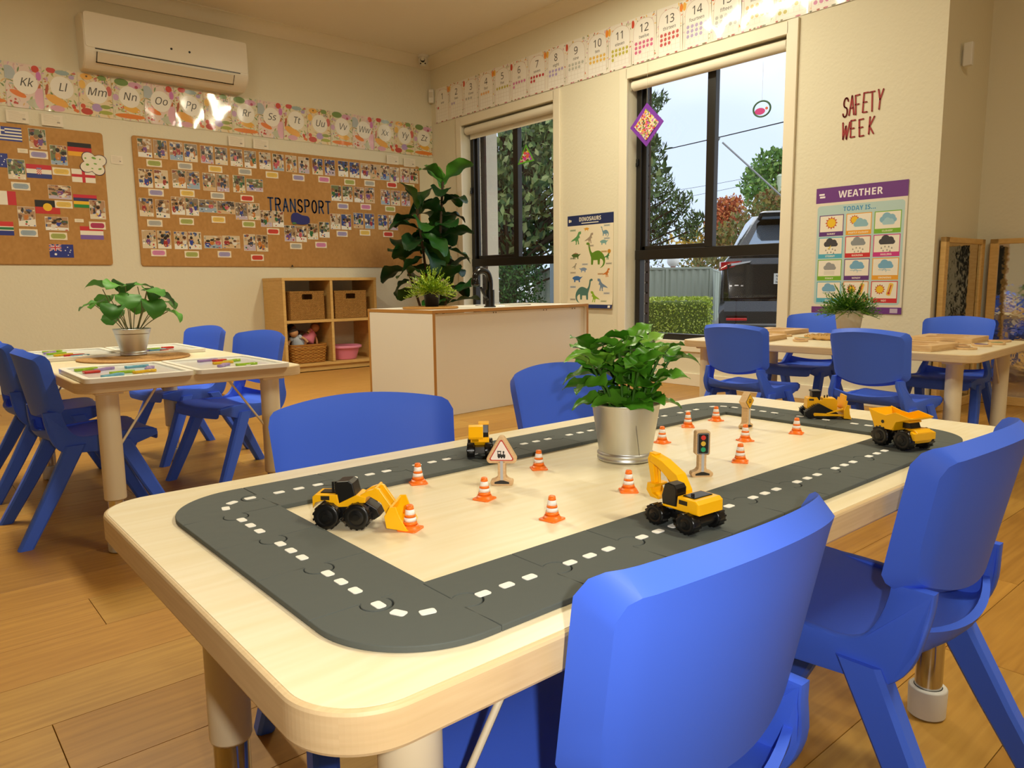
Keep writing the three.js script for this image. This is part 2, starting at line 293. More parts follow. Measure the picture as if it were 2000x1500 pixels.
// ceiling battens: a tray, a glowing diffuser, and the light it gives
function batten(x, z, turn, label, power = LAMP.tube) {
  const t = thing('ceiling_light', label, 'ceiling light', [x, CEIL, z], turn, 'fluorescent battens on the ceiling');
  part('tray', rbox(1.26, 0.05, 0.2, 0.006, 0, -0.025, 0), M.white, t);
  const m = new THREE.MeshStandardMaterial({ color: '#fff4dc', roughness: 0.5 }); m.emissive = new THREE.Color().setRGB(...LAMP.warm); m.emissiveIntensity = 6;
  part('diffuser', rbox(1.22, 0.03, 0.17, 0.012, 0, -0.065, 0), m, t);
  const l = new THREE.RectAreaLight(new THREE.Color().setRGB(...LAMP.warm), power, 1.22, 0.17); l.position.set(0, -0.083, 0); l.rotation.x = -Math.PI / 2; l.name = 'batten_light'; t.add(l);
}
batten(3.2, -3.2, Math.PI / 2, 'warm white fluorescent batten overhead near the window wall', LAMP.tube * 1.05);
batten(0.6, -3.4, Math.PI / 2, 'warm white fluorescent batten overhead above the left table', LAMP.tube * 1.5);
batten(1.7, 0.5, Math.PI / 2, 'warm white fluorescent batten overhead to the right behind the camera', LAMP.tube * 1.2);
// the small flash beside the lens, which throws the sharp shadows to the left of things
{
  const p = EYE.clone().addScaledVector(RT, 0.055).addScaledVector(UP, 0.022).addScaledVector(FWD, -0.012);
  const t = thing('camera_flash', 'small electronic flash glowing beside the camera lens', 'flash', p.toArray());
  t.quaternion.copy(camera.quaternion);
  part('housing', rbox(0.03, 0.02, 0.014, 0.003, 0, 0, 0.008), M.black, t);
  const m = S('#ffffff', 0.4); m.emissive = new THREE.Color('#fff8ee'); m.emissiveIntensity = 30;
  part('flash_window', rbox(0.022, 0.012, 0.002, 0.0008, 0, 0, 0), m, t);
  const l = new THREE.SpotLight(new THREE.Color().setRGB(1, 0.96, 0.88), LAMP.flash, 0, 0.95, 0.6, 2); l.name = 'flash_light'; l.position.set(0, 0, -0.004); l.shadow.radius = 0.4; l.castShadow = true;
  l.target.position.set(0, 0, -1); t.add(l); t.add(l.target); l.target.name = 'flash_aim';
}
// ---------------------------------------------------------------- tables and chairs
function makeTable(name, label, [x, y, z], turn, W, D, T, o = {}) {
  const t = thing(name, label, 'table', [x, y, z], turn), th = 0.03;
  const top = extr(rrect(W - 0.009, D - 0.009, 0.0525), 0.004, 0, 12).rotateX(-Math.PI / 2).translate(0, T - 0.004, 0);
  part('tabletop', uvBox(top, 1, o.u ?? 0, 0.3), M.tableWood, t);
  part('edge_band', uvBox(extr(rrect(W, D, 0.057), th - 0.0004, 0.003, 12).rotateX(-Math.PI / 2).translate(0, T - th, 0)), M.edgeWood, t);
  for (const sx of [-1, 1]) for (const sz of [-1, 1]) {
    const lx = sx * (W / 2 - (o.inx ?? o.in ?? 0.085)), lz = sz * (D / 2 - (o.in ?? 0.085)), sl = o.sleeve ?? 0.15, R = o.r ?? 0.0285;
    const l = part('leg', lathe([[0.0001, T - th], [R, T - th], [R, sl + 0.004], [R - 0.0015, sl], [0.0001, sl]]), M.legCream, t, [lx, 0, lz]);
    part('inner_tube', cyl(0.021, 0.021, sl - 0.03, 0, (sl + 0.03) / 2, 0), M.chrome, l);
    part('foot_cap', lathe([[0.0001, 0], [0.024, 0], [0.029, 0.004], [0.030, 0.05], [0.027, 0.053], [0.022, 0.053]]), M.rubberCap, l);
    part('brace', tube([[-sx * 0.012, T * 0.58, 0], [-sx * 0.13, T - th - 0.002, 0]], 0.0035, 2, 6), M.legCream, l);
    part('bracket', rbox(0.07, 0.012, 0.07, 0.003, 0, T - th - 0.006, 0), M.legCream, l);
  }
  return t;
}
makeTable('play_table', 'long pale maple kids table in the foreground with a road track on it', [0.783, 0, -0.642], -0.005, 1.235, 0.582, 0.49, { in: 0.088, inx: 0.108, sleeve: 0.2, r: 0.0245 });
makeTable('activity_table', 'pale wooden kids table at the left with white trays and a potted plant', [0.690, 0, -2.785], 0.0, 0.63, 1.235, 0.49, { in: 0.085, u: 0.4 });
makeTable('puzzle_table', 'pale wooden kids table by the window with wooden puzzles on it', [3.285, 0, -1.53], 0.05, 0.82, 1.22, 0.465, { in: 0.09, sleeve: 0.06, u: 0.7 });

function makeChair(label) {
  const t = thing('kids_chair', label, 'chair', [0, 0, 0], 0, 'blue plastic kids chairs');
  const cor = (s, s0, r) => (Math.abs(s) > s0 ? r * (1 - Math.sqrt(Math.max(0, 1 - ((Math.abs(s) - s0) / (1 - s0)) ** 2))) : 0);
  const yt = (s) => 0.543 - 0.015 * s * s - cor(s, 0.91, 0.016), yb = (s) => 0.338 + 0.026 * s * s + cor(s, 0.86, 0.014);
  const zc = (y) => -0.118 - (y - 0.33) * 0.20 - (y > 0.5 ? (y - 0.5) ** 2 * 2.2 : 0);
  const zz = (s, y) => zc(y) + 0.034 * s * s + 0.012 * Math.max(0, (Math.abs(s) - 0.8) / 0.2) ** 2;
  const dist = (u) => { const s = u * 2 - 1; return Math.sign(s) * (1 - (1 - Math.abs(s)) ** 1.35); };
  const front = (u, v) => { const s = dist(u), y = mix(yb(s), yt(s), v), w = mix(0.142, 0.151, v); return [s * w, y, zz(s, y)]; };
  const back = (u, v) => { const s = dist(u), y = mix(yb(s) + 0.010, yt(s) - 0.013, v), w = mix(0.142, 0.151, v) - 0.011; return [s * w, y, zz(s * 0.94, y) - 0.02]; };
  part('backrest', shell(front, back, 26, 14, 0.38), M.chair, t);
  // seat pan, curling up behind into the band below the hand slot
  const prof2 = new THREE.SplineCurve([[0.168, 0.262], [0.166, 0.28], [0.15, 0.292], [0.10, 0.294], [0.03, 0.287], [-0.05, 0.282], [-0.10, 0.287], [-0.126, 0.300], [-0.136, 0.322]].map(([a, b]) => new THREE.Vector2(a, b)));
  const seat = (dy, inn) => (u, v) => { const s = dist(u), q = prof2.getPoint(v), rear = THREE.MathUtils.smoothstep(v, 0.72, 1), hw = mix(0.142, 0.137, v) - cor(v < 0.12 ? 1 - v / 0.12 : 0, 0, 0.018) - inn;
    return [s * hw, q.y - 0.004 * (1 - s * s) * (1 - rear) - 0.016 * (1 - s * s) * rear + (rear ? 0 : 0) - dy * (1 - rear * 0.8), q.x + rear * 0.026 * s * s - dy * rear * 0.9]; };
  part('seat', shell(seat(0, 0), seat(0.011, 0.003), 18, 26, 0.7), M.chair, t);
  for (const sx of [-1, 1]) {
    // side rail: sweeps from the front edge along the seat and up into the back
    const s = new THREE.Shape(); s.moveTo(0.166, 0.285); s.bezierCurveTo(0.09, 0.300, 0.0, 0.288, -0.03, 0.288); s.bezierCurveTo(-0.068, 0.290, -0.082, 0.312, -0.088, 0.366);
    s.lineTo(-0.136, 0.366); s.bezierCurveTo(-0.134, 0.30, -0.122, 0.262, -0.088, 0.246); s.lineTo(0.04, 0.238); s.bezierCurveTo(0.09, 0.240, 0.13, 0.258, 0.166, 0.268); s.closePath();
    const rg = extr(s, 0.016, 0.003, 10).rotateY(-Math.PI / 2).translate(sx * 0.137 + 0.008, 0, 0), rp = rg.attributes.position; for (let i = 0; i < rp.count; i++) rp.setX(i, rp.getX(i) - sx * 0.016 * THREE.MathUtils.smoothstep(rp.getY(i), 0.30, 0.355));
    rg.computeVertexNormals(); part('side_rail', toCreasedNormals(rg, 0.7), M.chair, t);
    for (const [zt, zf, w] of [[0.062, 0.192, 0.05], [-0.062, -0.215, 0.054]]) {
      const L = loft([ring([sx * 0.166, 0, zf], 0.030, 0.038), ring([sx * 0.151, 0.13, mix(zf, zt, 0.5)], 0.034, 0.045), ring([sx * 0.136, 0.268, zt], 0.034, w)]);
      part('leg', L, M.chair, t);
    }
  }
  for (const m of t.children) m.geometry.scale(0.985, 1.035, 1);
  return t;
}
const PI = Math.PI;
const chair0 = makeChair('blue plastic kids chair nearest the camera, seen from behind at the table edge');
chair0.position.set(0.480, 0, -0.437); chair0.rotation.y = PI;
for (const [x, z, a, l] of [
  [1.004, -0.435, PI + 0.02, 'blue plastic kids chair at the right edge of the picture, beside the front table'],
  [0.545, -0.908, -0.2, 'blue plastic kids chair across the front table in front of the white sink unit'],
  [1.108, -1.004, 0.0, 'blue plastic kids chair across the front table, half behind the potted plant'],
  [0.462, -3.2, PI / 2, 'blue plastic kids chair cut by the left picture edge, behind the other left one'],
  [0.468, -2.61, PI / 2 + 0.03, 'blue plastic kids chair at the left table, nearer of the two on its left side'],
  [1.0, -3.42, -PI / 2 + 0.22, 'blue plastic kids chair on the far right side of the left table'],
  [1.03, -2.86, -PI / 2 + 0.26, 'blue plastic kids chair on the near right side of the left table, before the shelf'],
  [2.80, -1.72, PI / 2, 'blue plastic kids chair at the puzzle table in front of the parked car window'],
  [2.83, -1.18, PI / 2 - 0.08, 'blue plastic kids chair at the puzzle table, seen squarely from behind near its right end'],
  [3.63, -1.93, -PI / 2, 'blue plastic kids chair behind the puzzle table, half hidden by the potted fern'],
  [3.64, -1.24, -PI / 2 + 0.05, 'blue plastic kids chair behind the puzzle table, in front of the folding mirror'],
]) dup(chair0, [x, 0, z], a, l);
// ---------------------------------------------------------------- prints: alphabet, numbers, photos, captions, flags, posters
const blob = (g, x, y, a, b, c, rot = 0) => { g.fillStyle = c; g.beginPath(); g.ellipse(x, y, a, b, rot, 0, 7); g.fill(); };
const leafy = (g, x, y, l, w, rot, c) => { g.save(); g.translate(x, y); g.rotate(rot); g.fillStyle = c; g.beginPath(); g.moveTo(-l, 0); g.quadraticCurveTo(0, -w, l, 0); g.quadraticCurveTo(0, w, -l, 0); g.fill(); g.restore(); };
const AC = 192, AR = 256;
const alphaTex = canvasTex(1728, 512, (g) => {
  g.fillStyle = '#fff'; g.fillRect(0, 0, 1728, 512);
  'JKLMNOPQRSTUVWXYZ'.split('').forEach((ch, i) => {
    const ox = (i % 9) * AC, oy = Math.floor(i / 9) * AR, kind = (i + 3) % 4;
    g.save(); g.beginPath(); g.rect(ox, oy, AC, AR); g.clip(); g.translate(ox, oy);
    g.fillStyle = ['#e9d3c6', '#e6dabb', '#ead6b0', '#e2dabc'][kind]; g.fillRect(0, 0, AC, AR);
    seed = 100 + kind * 31;
    const pal = ['#d9452f', '#e98a2c', '#f0b64a', '#9db06a', '#6f8b4c', '#d9a7c4', '#b59ac9', '#b7c3c0', '#efc9cf', '#c9b24a'];
    for (let k = 0; k < 95; k++) leafy(g, rr(0, AC), rr(0, AR), rr(7, 18), rr(4, 12), rr(0, 6), ['#9db06a', '#6f8a4c', '#c9c39a', '#d3a6c6', '#aebbb6', '#e0b878', '#c8705a', '#b8a04a', '#d8b4b0'][k % 9]);
    if (kind === 0) { blob(g, 20, 60, 34, 40, '#b4bfc4'); blob(g, 160, 22, 20, 20, '#d63f2a'); blob(g, 60, 176, 44, 16, '#ea7d1e', 0.35); blob(g, 175, 60, 14, 26, '#d27ac0'); blob(g, 164, 160, 8, 60, '#c66a3a', 0.3); blob(g, 150, 222, 44, 26, '#c3c6ad'); blob(g, 176, 190, 30, 60, '#e7b3c6'); for (let k = 0; k < 6; k++) blob(g, rr(20, 70), rr(200, 235), 6, 6, '#c03f33'); }
    if (kind === 1) { blob(g, 50, 14, 26, 16, '#d3483f'); blob(g, 110, 20, 40, 14, '#9db3b5'); blob(g, 70, 190, 64, 26, '#f0b04e', 0.4); blob(g, 20, 130, 8, 34, '#b5562e', 0.2); blob(g, 70, 235, 40, 18, '#e0a9bb'); blob(g, 160, 40, 16, 12, '#b7a3cf'); for (let k = 0; k < 4; k++) blob(g, rr(120, 185), rr(200, 240), 10, 10, k % 2 ? '#e0752c' : '#cf3f2c'); }
    if (kind === 2) { blob(g, 50, 20, 34, 18, '#f1b552'); blob(g, 52, 18, 6, 6, '#6b4a23'); blob(g, 24, 70, 18, 26, '#f2c15d'); blob(g, 176, 90, 16, 30, '#d5685e'); blob(g, 40, 230, 34, 20, '#c43f2f'); blob(g, 20, 200, 14, 14, '#d44e31'); blob(g, 100, 200, 30, 24, '#b89ad0'); blob(g, 150, 225, 40, 12, '#aab047'); blob(g, 150, 190, 30, 12, '#94a24a'); blob(g, 140, 16, 26, 16, '#7d9a52'); }
    if (kind === 3) { blob(g, 60, 22, 42, 22, '#6f9048'); blob(g, 140, 30, 40, 20, '#d9a3c0'); blob(g, 150, 40, 10, 10, '#b9496b'); blob(g, 110, 180, 54, 22, '#efb540', 0.2); blob(g, 100, 228, 90, 15, '#e8801f'); blob(g, 20, 120, 18, 20, '#cfa9cf'); for (let k = 0; k < 12; k++) blob(g, rr(10, 180), rr(160, 210), 5, 4, pal[k % 10]); }
    blob(g, 104, 108, 64, 66, '#f6f1e6');
    g.fillStyle = '#3a3733'; g.font = 'italic 66px sans-serif'; g.textAlign = 'center'; g.fillText(ch + ch.toLowerCase(), 104, 128);
    g.restore();
  });
});
const NW = 128, NH = 190, WORDS = ['one', 'two', 'three', 'four', 'five', 'six', 'seven', 'eight', 'nine', 'ten', 'eleven', 'twelve', 'thirteen', 'fourteen', 'fifteen', 'sixteen', 'seventeen', 'eighteen', 'nineteen', 'twenty'];
const numTex = canvasTex(1280, 380, (g) => {
  g.fillStyle = '#fff'; g.fillRect(0, 0, 1280, 380);
  for (let i = 0; i < 20; i++) {
    const ox = (i % 10) * NW, oy = Math.floor(i / 10) * NH; g.save(); g.beginPath(); g.rect(ox, oy, NW, NH); g.clip(); g.translate(ox, oy);
    g.fillStyle = '#f3ece0'; g.fillRect(0, 0, NW, NH); seed = 300 + (i % 6) * 17;
    const pal = ['#d0563a', '#e7952f', '#8f9a63', '#d6a0b6', '#efc66a', '#b7b7a8'];
    for (let k = 0; k < 12; k++) leafy(g, rr(0, NW), rr(2, 26), rr(4, 9), rr(3, 6), rr(0, 6), pal[k % 6]);
    for (let k = 0; k < 8; k++) leafy(g, k % 2 ? rr(0, 10) : rr(118, 128), rr(20, 180), rr(4, 8), rr(3, 5), rr(0, 6), pal[(k + 2) % 6]);
    for (let k = 0; k < 6; k++) blob(g, rr(5, 120), 187, rr(4, 9), 2.5, ['#a83a33', '#6f6a4c', '#c8748c'][k % 3]);
    blob(g, (i % 3) ? 6 : 120, 24, 8, 16, ['#f08a24', '#efb23f', '#d0442e'][i % 3]);
    g.fillStyle = '#f7f2ea'; g.beginPath(); g.moveTo(10, 182); g.lineTo(10, 66); g.quadraticCurveTo(10, 12, 64, 12); g.quadraticCurveTo(118, 12, 118, 66); g.lineTo(118, 182); g.fill();
    g.strokeStyle = '#dcc9bd'; g.lineWidth = 2; g.stroke();
    g.fillStyle = '#302c2a'; g.textAlign = 'center'; g.font = '46px sans-serif'; g.fillText(String(i + 1), 64, 66); g.font = '18px sans-serif'; g.fillText(WORDS[i], 64, 90);
    const col = ['#c95a58', '#b7a6cf', '#b7b7b2', '#f0b168', '#c3b64e', '#d77fae', '#c43a3f', '#b7a6d6', '#c2c2b6', '#ecbf5c', '#c5bb52', '#d56d92'][i % 12];
    for (let k = 0; k < 20; k++) { const x = 24 + (k % 5) * 20, y = 108 + Math.floor(k / 5) * 18; g.strokeStyle = '#e3dace'; g.lineWidth = 1; g.strokeRect(x - 9, y - 8, 20, 18); if (k <= i) blob(g, x, y, 7, 7, col); }
    g.restore();
  }
});
const photoTex = canvasTex(2048, 768, (g) => {
  for (let i = 0; i < 96; i++) {
    seed = 900 + i * 71; const ox = (i % 16) * 128, oy = Math.floor(i / 16) * 128; g.save(); g.beginPath(); g.rect(ox, oy, 128, 128); g.clip(); g.translate(ox, oy);
    const bg = ['#c9ad86', '#d8c3a0', '#a58a66', '#6f7a52', '#b58d6a', '#b08a62', '#8b7a66', '#cbb79c', '#3a4c8a'][Math.floor(rnd() * 9)]; g.fillStyle = bg; g.fillRect(0, 0, 128, 128);
    for (let k = 0; k < 22; k++) { g.fillStyle = ['#e9dcc3', '#3a2c20', '#6f5138', '#44568a', '#b9b4a6', '#4a5a3a', '#d9cfc2', '#8c4a34', '#c79c6c'][Math.floor(rnd() * 9)]; g.save(); g.translate(rr(0, 128), rr(0, 90)); g.rotate(rr(-0.5, 0.5)); g.fillRect(-12, -8, rr(8, 36), rr(6, 28)); g.restore(); }
    g.fillStyle = ['#e7d9bd', '#d9b98c', '#efe8da', '#c7b7c9', '#9db2c9', '#f2efe8'][Math.floor(rnd() * 6)]; g.beginPath(); g.moveTo(-5, rr(80, 100)); g.lineTo(133, rr(76, 104)); g.lineTo(133, 133); g.lineTo(-5, 133); g.fill();
    const kids = 1 + Math.floor(rnd() * 3);
    for (let k = 0; k < kids; k++) {
      const x = rr(24, 104), y = rr(36, 62), r = rr(11, 16), hair = ['#2a1c12', '#5b3a1e', '#8c6a3a', '#1c1613'][Math.floor(rnd() * 4)], shirt = ['#2c3f9c', '#a32d2a', '#c97a2c', '#39435f', '#7a4a8c', '#e3ded2', '#c8586b', '#2f6b3c'][Math.floor(rnd() * 8)];
      blob(g, x, y + r * 2.2, r * 1.35, r * 1.7, shirt, rr(-0.3, 0.3)); blob(g, x, y, r, r * 1.1, '#c99a74'); blob(g, x, y - r * 0.35, r * 1.05, r * 0.85, hair); blob(g, x + rr(-20, 20), y + r * 3, 7, 6, '#d0a27c');
    }
    for (let k = 0; k < 5; k++) blob(g, rr(10, 118), rr(90, 124), rr(3, 10), rr(2, 7), ['#c43a2f', '#2f7a3a', '#2f4fa8', '#efc23f', '#fff', '#1f1a18'][Math.floor(rnd() * 6)]);
    g.strokeStyle = '#e8dcc8'; g.lineWidth = 5; g.strokeRect(0, 0, 128, 128); g.restore();
  }
});
const CAPC = { g: ['#a9b25c', 'green'], s: ['#b5b5b0', 'grey'], y: ['#ecc65c', 'yellow'], v: ['#a59ccb', 'violet'], p: ['#d985b7', 'pink'], r: ['#d23a28', 'red'], b: ['#9fb0bd', 'blue grey'], w: ['#f1e4c8', 'cream'], m: ['#b8305f', 'magenta'] };
const capTex = canvasTex(1024, 256, (g) => {
  g.fillStyle = '#fff'; g.fillRect(0, 0, 1024, 256);
  Object.values(CAPC).forEach(([c], i) => {
    const x = (i % 5) * 200, y = Math.floor(i / 5) * 100; g.fillStyle = '#f4e6cc'; g.fillRect(x, y, 200, 100); g.fillStyle = c; g.beginPath(); g.roundRect(x + 16, y + 16, 168, 68, 30); g.fill();
    g.globalAlpha = 0.35; g.fillStyle = '#5a5148'; for (let k = 0; k < 3; k++) g.fillRect(x + 40, y + 32 + k * 15, [110, 124, 84][k], 4); g.globalAlpha = 1;
  });
});
const FW = 152, FH = 96, FLAGS = ['greece', 'germany', 'blueensign', 'croatia', 'england', 'tricolour', 'sun', 'fourstripe', 'southafrica', 'threestripe', 'australia'];
const star = (g, x, y, r) => { g.fillStyle = '#fff'; g.beginPath(); for (let k = 0; k < 14; k++) { const a = k * Math.PI / 7, q = k % 2 ? r * 0.45 : r; g.lineTo(x + Math.sin(a) * q, y - Math.cos(a) * q); } g.fill(); };
const jack = (g, w, h) => { g.fillStyle = '#27307e'; g.fillRect(0, 0, w, h); for (const [c, lw] of [['#fff', h * 0.2], ['#c22638', h * 0.09]]) { g.strokeStyle = c; g.lineWidth = lw; g.beginPath(); g.moveTo(0, 0); g.lineTo(w, h); g.moveTo(w, 0); g.lineTo(0, h); g.stroke(); }
  for (const [c, lw] of [['#fff', h * 0.3], ['#c22638', h * 0.18]]) { g.fillStyle = c; g.fillRect(0, h / 2 - lw / 2, w, lw); g.fillRect(w / 2 - lw / 2, 0, lw, h); } };
const flagTex = canvasTex(FW * 4, FH * 3, (g) => {
  FLAGS.forEach((n, i) => {
    g.save(); g.translate((i % 4) * FW, Math.floor(i / 4) * FH); g.beginPath(); g.rect(0, 0, FW, FH); g.clip();
    const st = (cs, hs) => { let y = 0; cs.forEach((c, k) => { const h = FH * (hs ? hs[k] : 1 / cs.length); g.fillStyle = c; g.fillRect(0, y, FW, h + 1); y += h; }); };
    if (n === 'greece') { st(Array.from({ length: 9 }, (_, k) => (k % 2 ? '#f1ead9' : '#2f3a94'))); g.fillStyle = '#2f3a94'; g.fillRect(0, 0, 54, 54); g.fillStyle = '#f1ead9'; g.fillRect(22, 0, 10, 54); g.fillRect(0, 22, 54, 10); }
    if (n === 'germany') st(['#171412', '#c91f1c', '#f2b01e']);
    if (n === 'blueensign' || n === 'australia') { g.fillStyle = '#24308a'; g.fillRect(0, 0, FW, FH); jack(g, FW / 2, FH / 2); star(g, 38, 72, 12); for (const [x, y] of [[116, 20], [134, 42], [100, 44], [116, 78], [128, 56]]) star(g, x, y, 6); }
    if (n === 'croatia') { st(['#cc2431', '#f1ead9', '#2a3a86']); for (let a = 0; a < 5; a++) for (let b = 0; b < 5; b++) { g.fillStyle = (a + b) % 2 ? '#f1ead9' : '#cc2431'; g.fillRect(61 + a * 6, 32 + b * 7, 6, 7); } g.fillStyle = '#7b86b8'; g.fillRect(61, 22, 30, 9); }
    if (n === 'england') { g.fillStyle = '#f1ead9'; g.fillRect(0, 0, FW, FH); g.fillStyle = '#cc2431'; g.fillRect(66, 0, 20, FH); g.fillRect(0, 38, FW, 20); }
    if (n === 'tricolour') { ['#2f7a3a', '#f1ead9', '#cc2431'].forEach((c, k) => { g.fillStyle = c; g.fillRect(k * FW / 3, 0, FW / 3 + 1, FH); }); }
    if (n === 'sun') { st(['#171412', '#c92a22']); blob(g, FW / 2, FH / 2, 28, 28, '#f4c41c'); }
    if (n === 'fourstripe') st(['#cf2038', '#2b2f66', '#f2c01c', '#1f8a3a']);
    if (n === 'southafrica') { st(['#d5302c', '#f1ead9', '#1f7a46', '#f1ead9', '#24308a'], [0.34, 0.07, 0.18, 0.07, 0.34]); g.fillStyle = '#f2c01c'; g.beginPath(); g.moveTo(0, 8); g.lineTo(58, 48); g.lineTo(0, 88); g.fill(); g.fillStyle = '#171412'; g.beginPath(); g.moveTo(0, 16); g.lineTo(46, 48); g.lineTo(0, 80); g.fill(); }
    if (n === 'threestripe') st(['#cf2a30', '#f1ead9', '#7d5fae']);
    g.restore();
  });
});
const printed = (t, r = 0.4, o = {}) => Ph('#ffffff', r, { map: t, ...o });
M.alpha = printed(alphaTex, 0.5, { clearcoat: 1, clearcoatRoughness: 0.08 });
M.num = printed(numTex, 0.5, { clearcoat: 1, clearcoatRoughness: 0.08 });
M.photo = printed(photoTex, 0.35); M.cap = printed(capTex, 0.6); M.flag = printed(flagTex, 0.5);
const wavy = (k, a) => (u, v) => a * (Math.sin(u * 5 + k * 1.7) * Math.cos(v * 3.1 + k) + 0.5 * Math.sin(u * 11 + v * 7 + k * 2.3)) + a * 1.6;
// alphabet along the back wall
'JKLMNOPQRSTUVWXYZ'.split('').forEach((ch, i) => {
  const c = i % 9, r = Math.floor(i / 9), w = 0.2203;
  one('alphabet_card', card(w - 0.002, 0.297, 0.001, [c * AC / 1728, 1 - (r + 1) / 2, (c + 1) * AC / 1728, 1 - r / 2], wavy(i, 0.0022), 8), M.alpha, `laminated alphabet card with letters ${ch}${ch.toLowerCase()} among painted fruit`, 'alphabet card', [4.347 - (16 - i + 0.5) * w, 2.131, ZB + 0.001], 0, 'alphabet cards along the back wall');
});
// numbers along the window wall
for (let i = 0; i < 19; i++) {
  const c = i % 10, r = Math.floor(i / 10), w = 0.2249;
  one('number_card', card(w - 0.002, 0.32, 0.001, [c / 10, 1 - (r + 1) / 2, (c + 1) / 10, 1 - r / 2], wavy(i + 40, 0.0024), 8), M.num, `laminated counting card with number ${i + 1} and the word ${WORDS[i]}`, 'number card', [XR - 0.001, 2.452, -6.178 + (i + 0.5) * w], -PI / 2, 'number cards along the window wall');
}
// the two kraft paper display boards
const roundBoard = (x0, x1, y0, y1) => uvBox(extr(rrect(x1 - x0, y1 - y0, 0.02), 0.014, 0.004, 6)).translate((x0 + x1) / 2, (y0 + y1) / 2, ZB + 0.0008);
one('display_board', roundBoard(-0.6, 1.395, 0.908, 1.868), M.kraft, 'brown paper display board pinned with flags and photos at the left', 'display board');
one('display_board', roundBoard(1.592, 4.178, 0.902, 1.878), M.kraft, 'brown paper display board with the word TRANSPORT and rows of photos', 'display board');
const ZP = ZB + 0.0145, hold = 0.0012;
let pn = 0; const photoGeo = (w, h) => { const i = pn++ % 96, c = i % 16, r = Math.floor(i / 16); return card(w, h, hold, [c / 16, 1 - (r + 1) / 6, (c + 1) / 16, 1 - r / 6]); };
const capGeo = (k, w = 0.111, h = 0.053) => { const i = Object.keys(CAPC).indexOf(k), c = i % 5, r = Math.floor(i / 5); return card(w, h, hold, [c * 200 / 1024, 1 - (r + 1) * 100 / 256, (c + 1) * 200 / 1024, 1 - r * 100 / 256]); };
const rowName = ['top', 'second', 'third', 'bottom'];
// x, y of each photo's centre in metres; a third entry 1 marks a landscape print
const ROWS = [
  [[1.679, 1.792], [1.791, 1.793], [1.908, 1.791], [2.017, 1.79], [2.142, 1.789], [2.255, 1.789], [2.379, 1.788], [2.494, 1.785], [2.621, 1.785], [2.736, 1.783], [2.854, 1.783], [2.969, 1.781], [3.099, 1.781], [3.217, 1.783], [3.35, 1.784], [3.464, 1.783], [3.578, 1.783], [3.68, 1.783], [3.785, 1.786], [3.892, 1.776], [4.004, 1.783], [4.11, 1.783]],
  [[1.669, 1.567], [1.782, 1.568], [1.914, 1.581], [2.02, 1.579], [2.146, 1.576], [2.255, 1.575], [2.388, 1.578], [2.52, 1.577, 1], [3.271, 1.564], [3.384, 1.564], [3.502, 1.564], [3.615, 1.566], [3.783, 1.56], [3.894, 1.559], [4.01, 1.56]],
  [[1.658, 1.349], [1.776, 1.343], [1.893, 1.373], [1.999, 1.371], [2.122, 1.384, 1], [2.268, 1.381, 1], [2.395, 1.358], [2.5, 1.36], [2.605, 1.306], [2.709, 1.308], [3.25, 1.311], [3.358, 1.311], [3.485, 1.33], [3.602, 1.329], [3.746, 1.325], [3.86, 1.325]],
  [[1.661, 1.107], [1.771, 1.106], [1.895, 1.104], [2.003, 1.105], [2.146, 1.098, 1], [2.294, 1.102, 1], [2.448, 1.102], [2.556, 1.099], [2.809, 1.19], [2.914, 1.188], [3.024, 1.213], [3.137, 1.232]]];
ROWS.forEach((row, k) => row.forEach(([x, y, l], i) => one('photo', photoGeo(l ? 0.142 : 0.1, l ? 0.101 : 0.138), M.photo, `small photo of children, ${ORD[i]} from the left in the ${rowName[k]} row under TRANSPORT board edge`.replace(' under TRANSPORT board edge', ' on the TRANSPORT board'), 'photo', [x, y, ZP + (i % 2) * 0.0014], 0, 'photos on the transport board')));
const CAPS = [
  [[1.738, 1.684, 'g'], [1.966, 1.683, 's'], [2.201, 1.681, 'y'], [2.443, 1.681, 's'], [2.675, 1.674, 'y'], [2.913, 1.67, 'v'], [3.155, 1.674, 'p'], [3.41, 1.671, 'g'], [3.617, 1.676, 's'], [3.857, 1.679, 'r'], [4.056, 1.676, 'g']],
  [[1.736, 1.463, 'v'], [1.969, 1.474, 'y'], [2.205, 1.471, 's'], [2.448, 1.465, 'r'], [3.331, 1.451, 'v'], [3.567, 1.458, 'p'], [3.83, 1.454, 'g']],
  [[1.71, 1.231, 's'], [1.949, 1.254, 'g'], [2.2, 1.28, 'y'], [2.449, 1.253, 'g'], [2.658, 1.201, 'r'], [3.311, 1.203, 'v'], [3.548, 1.221, 'y'], [3.799, 1.215, 'r']],
  [[1.722, 1.004, 'p'], [1.971, 0.996, 'g'], [2.231, 1.001, 'v'], [2.507, 0.977, 'r'], [2.859, 1.082, 's'], [3.097, 1.098, 'p']]];
CAPS.forEach((row, k) => row.forEach(([x, y, c], i) => one('caption_label', capGeo(c), M.cap, `small ${CAPC[c][1]} caption label, ${ORD[i]} from the left below the ${rowName[k]} row of photos`, 'label', [x, y, ZP + 0.003], 0, 'caption labels on the transport board')));
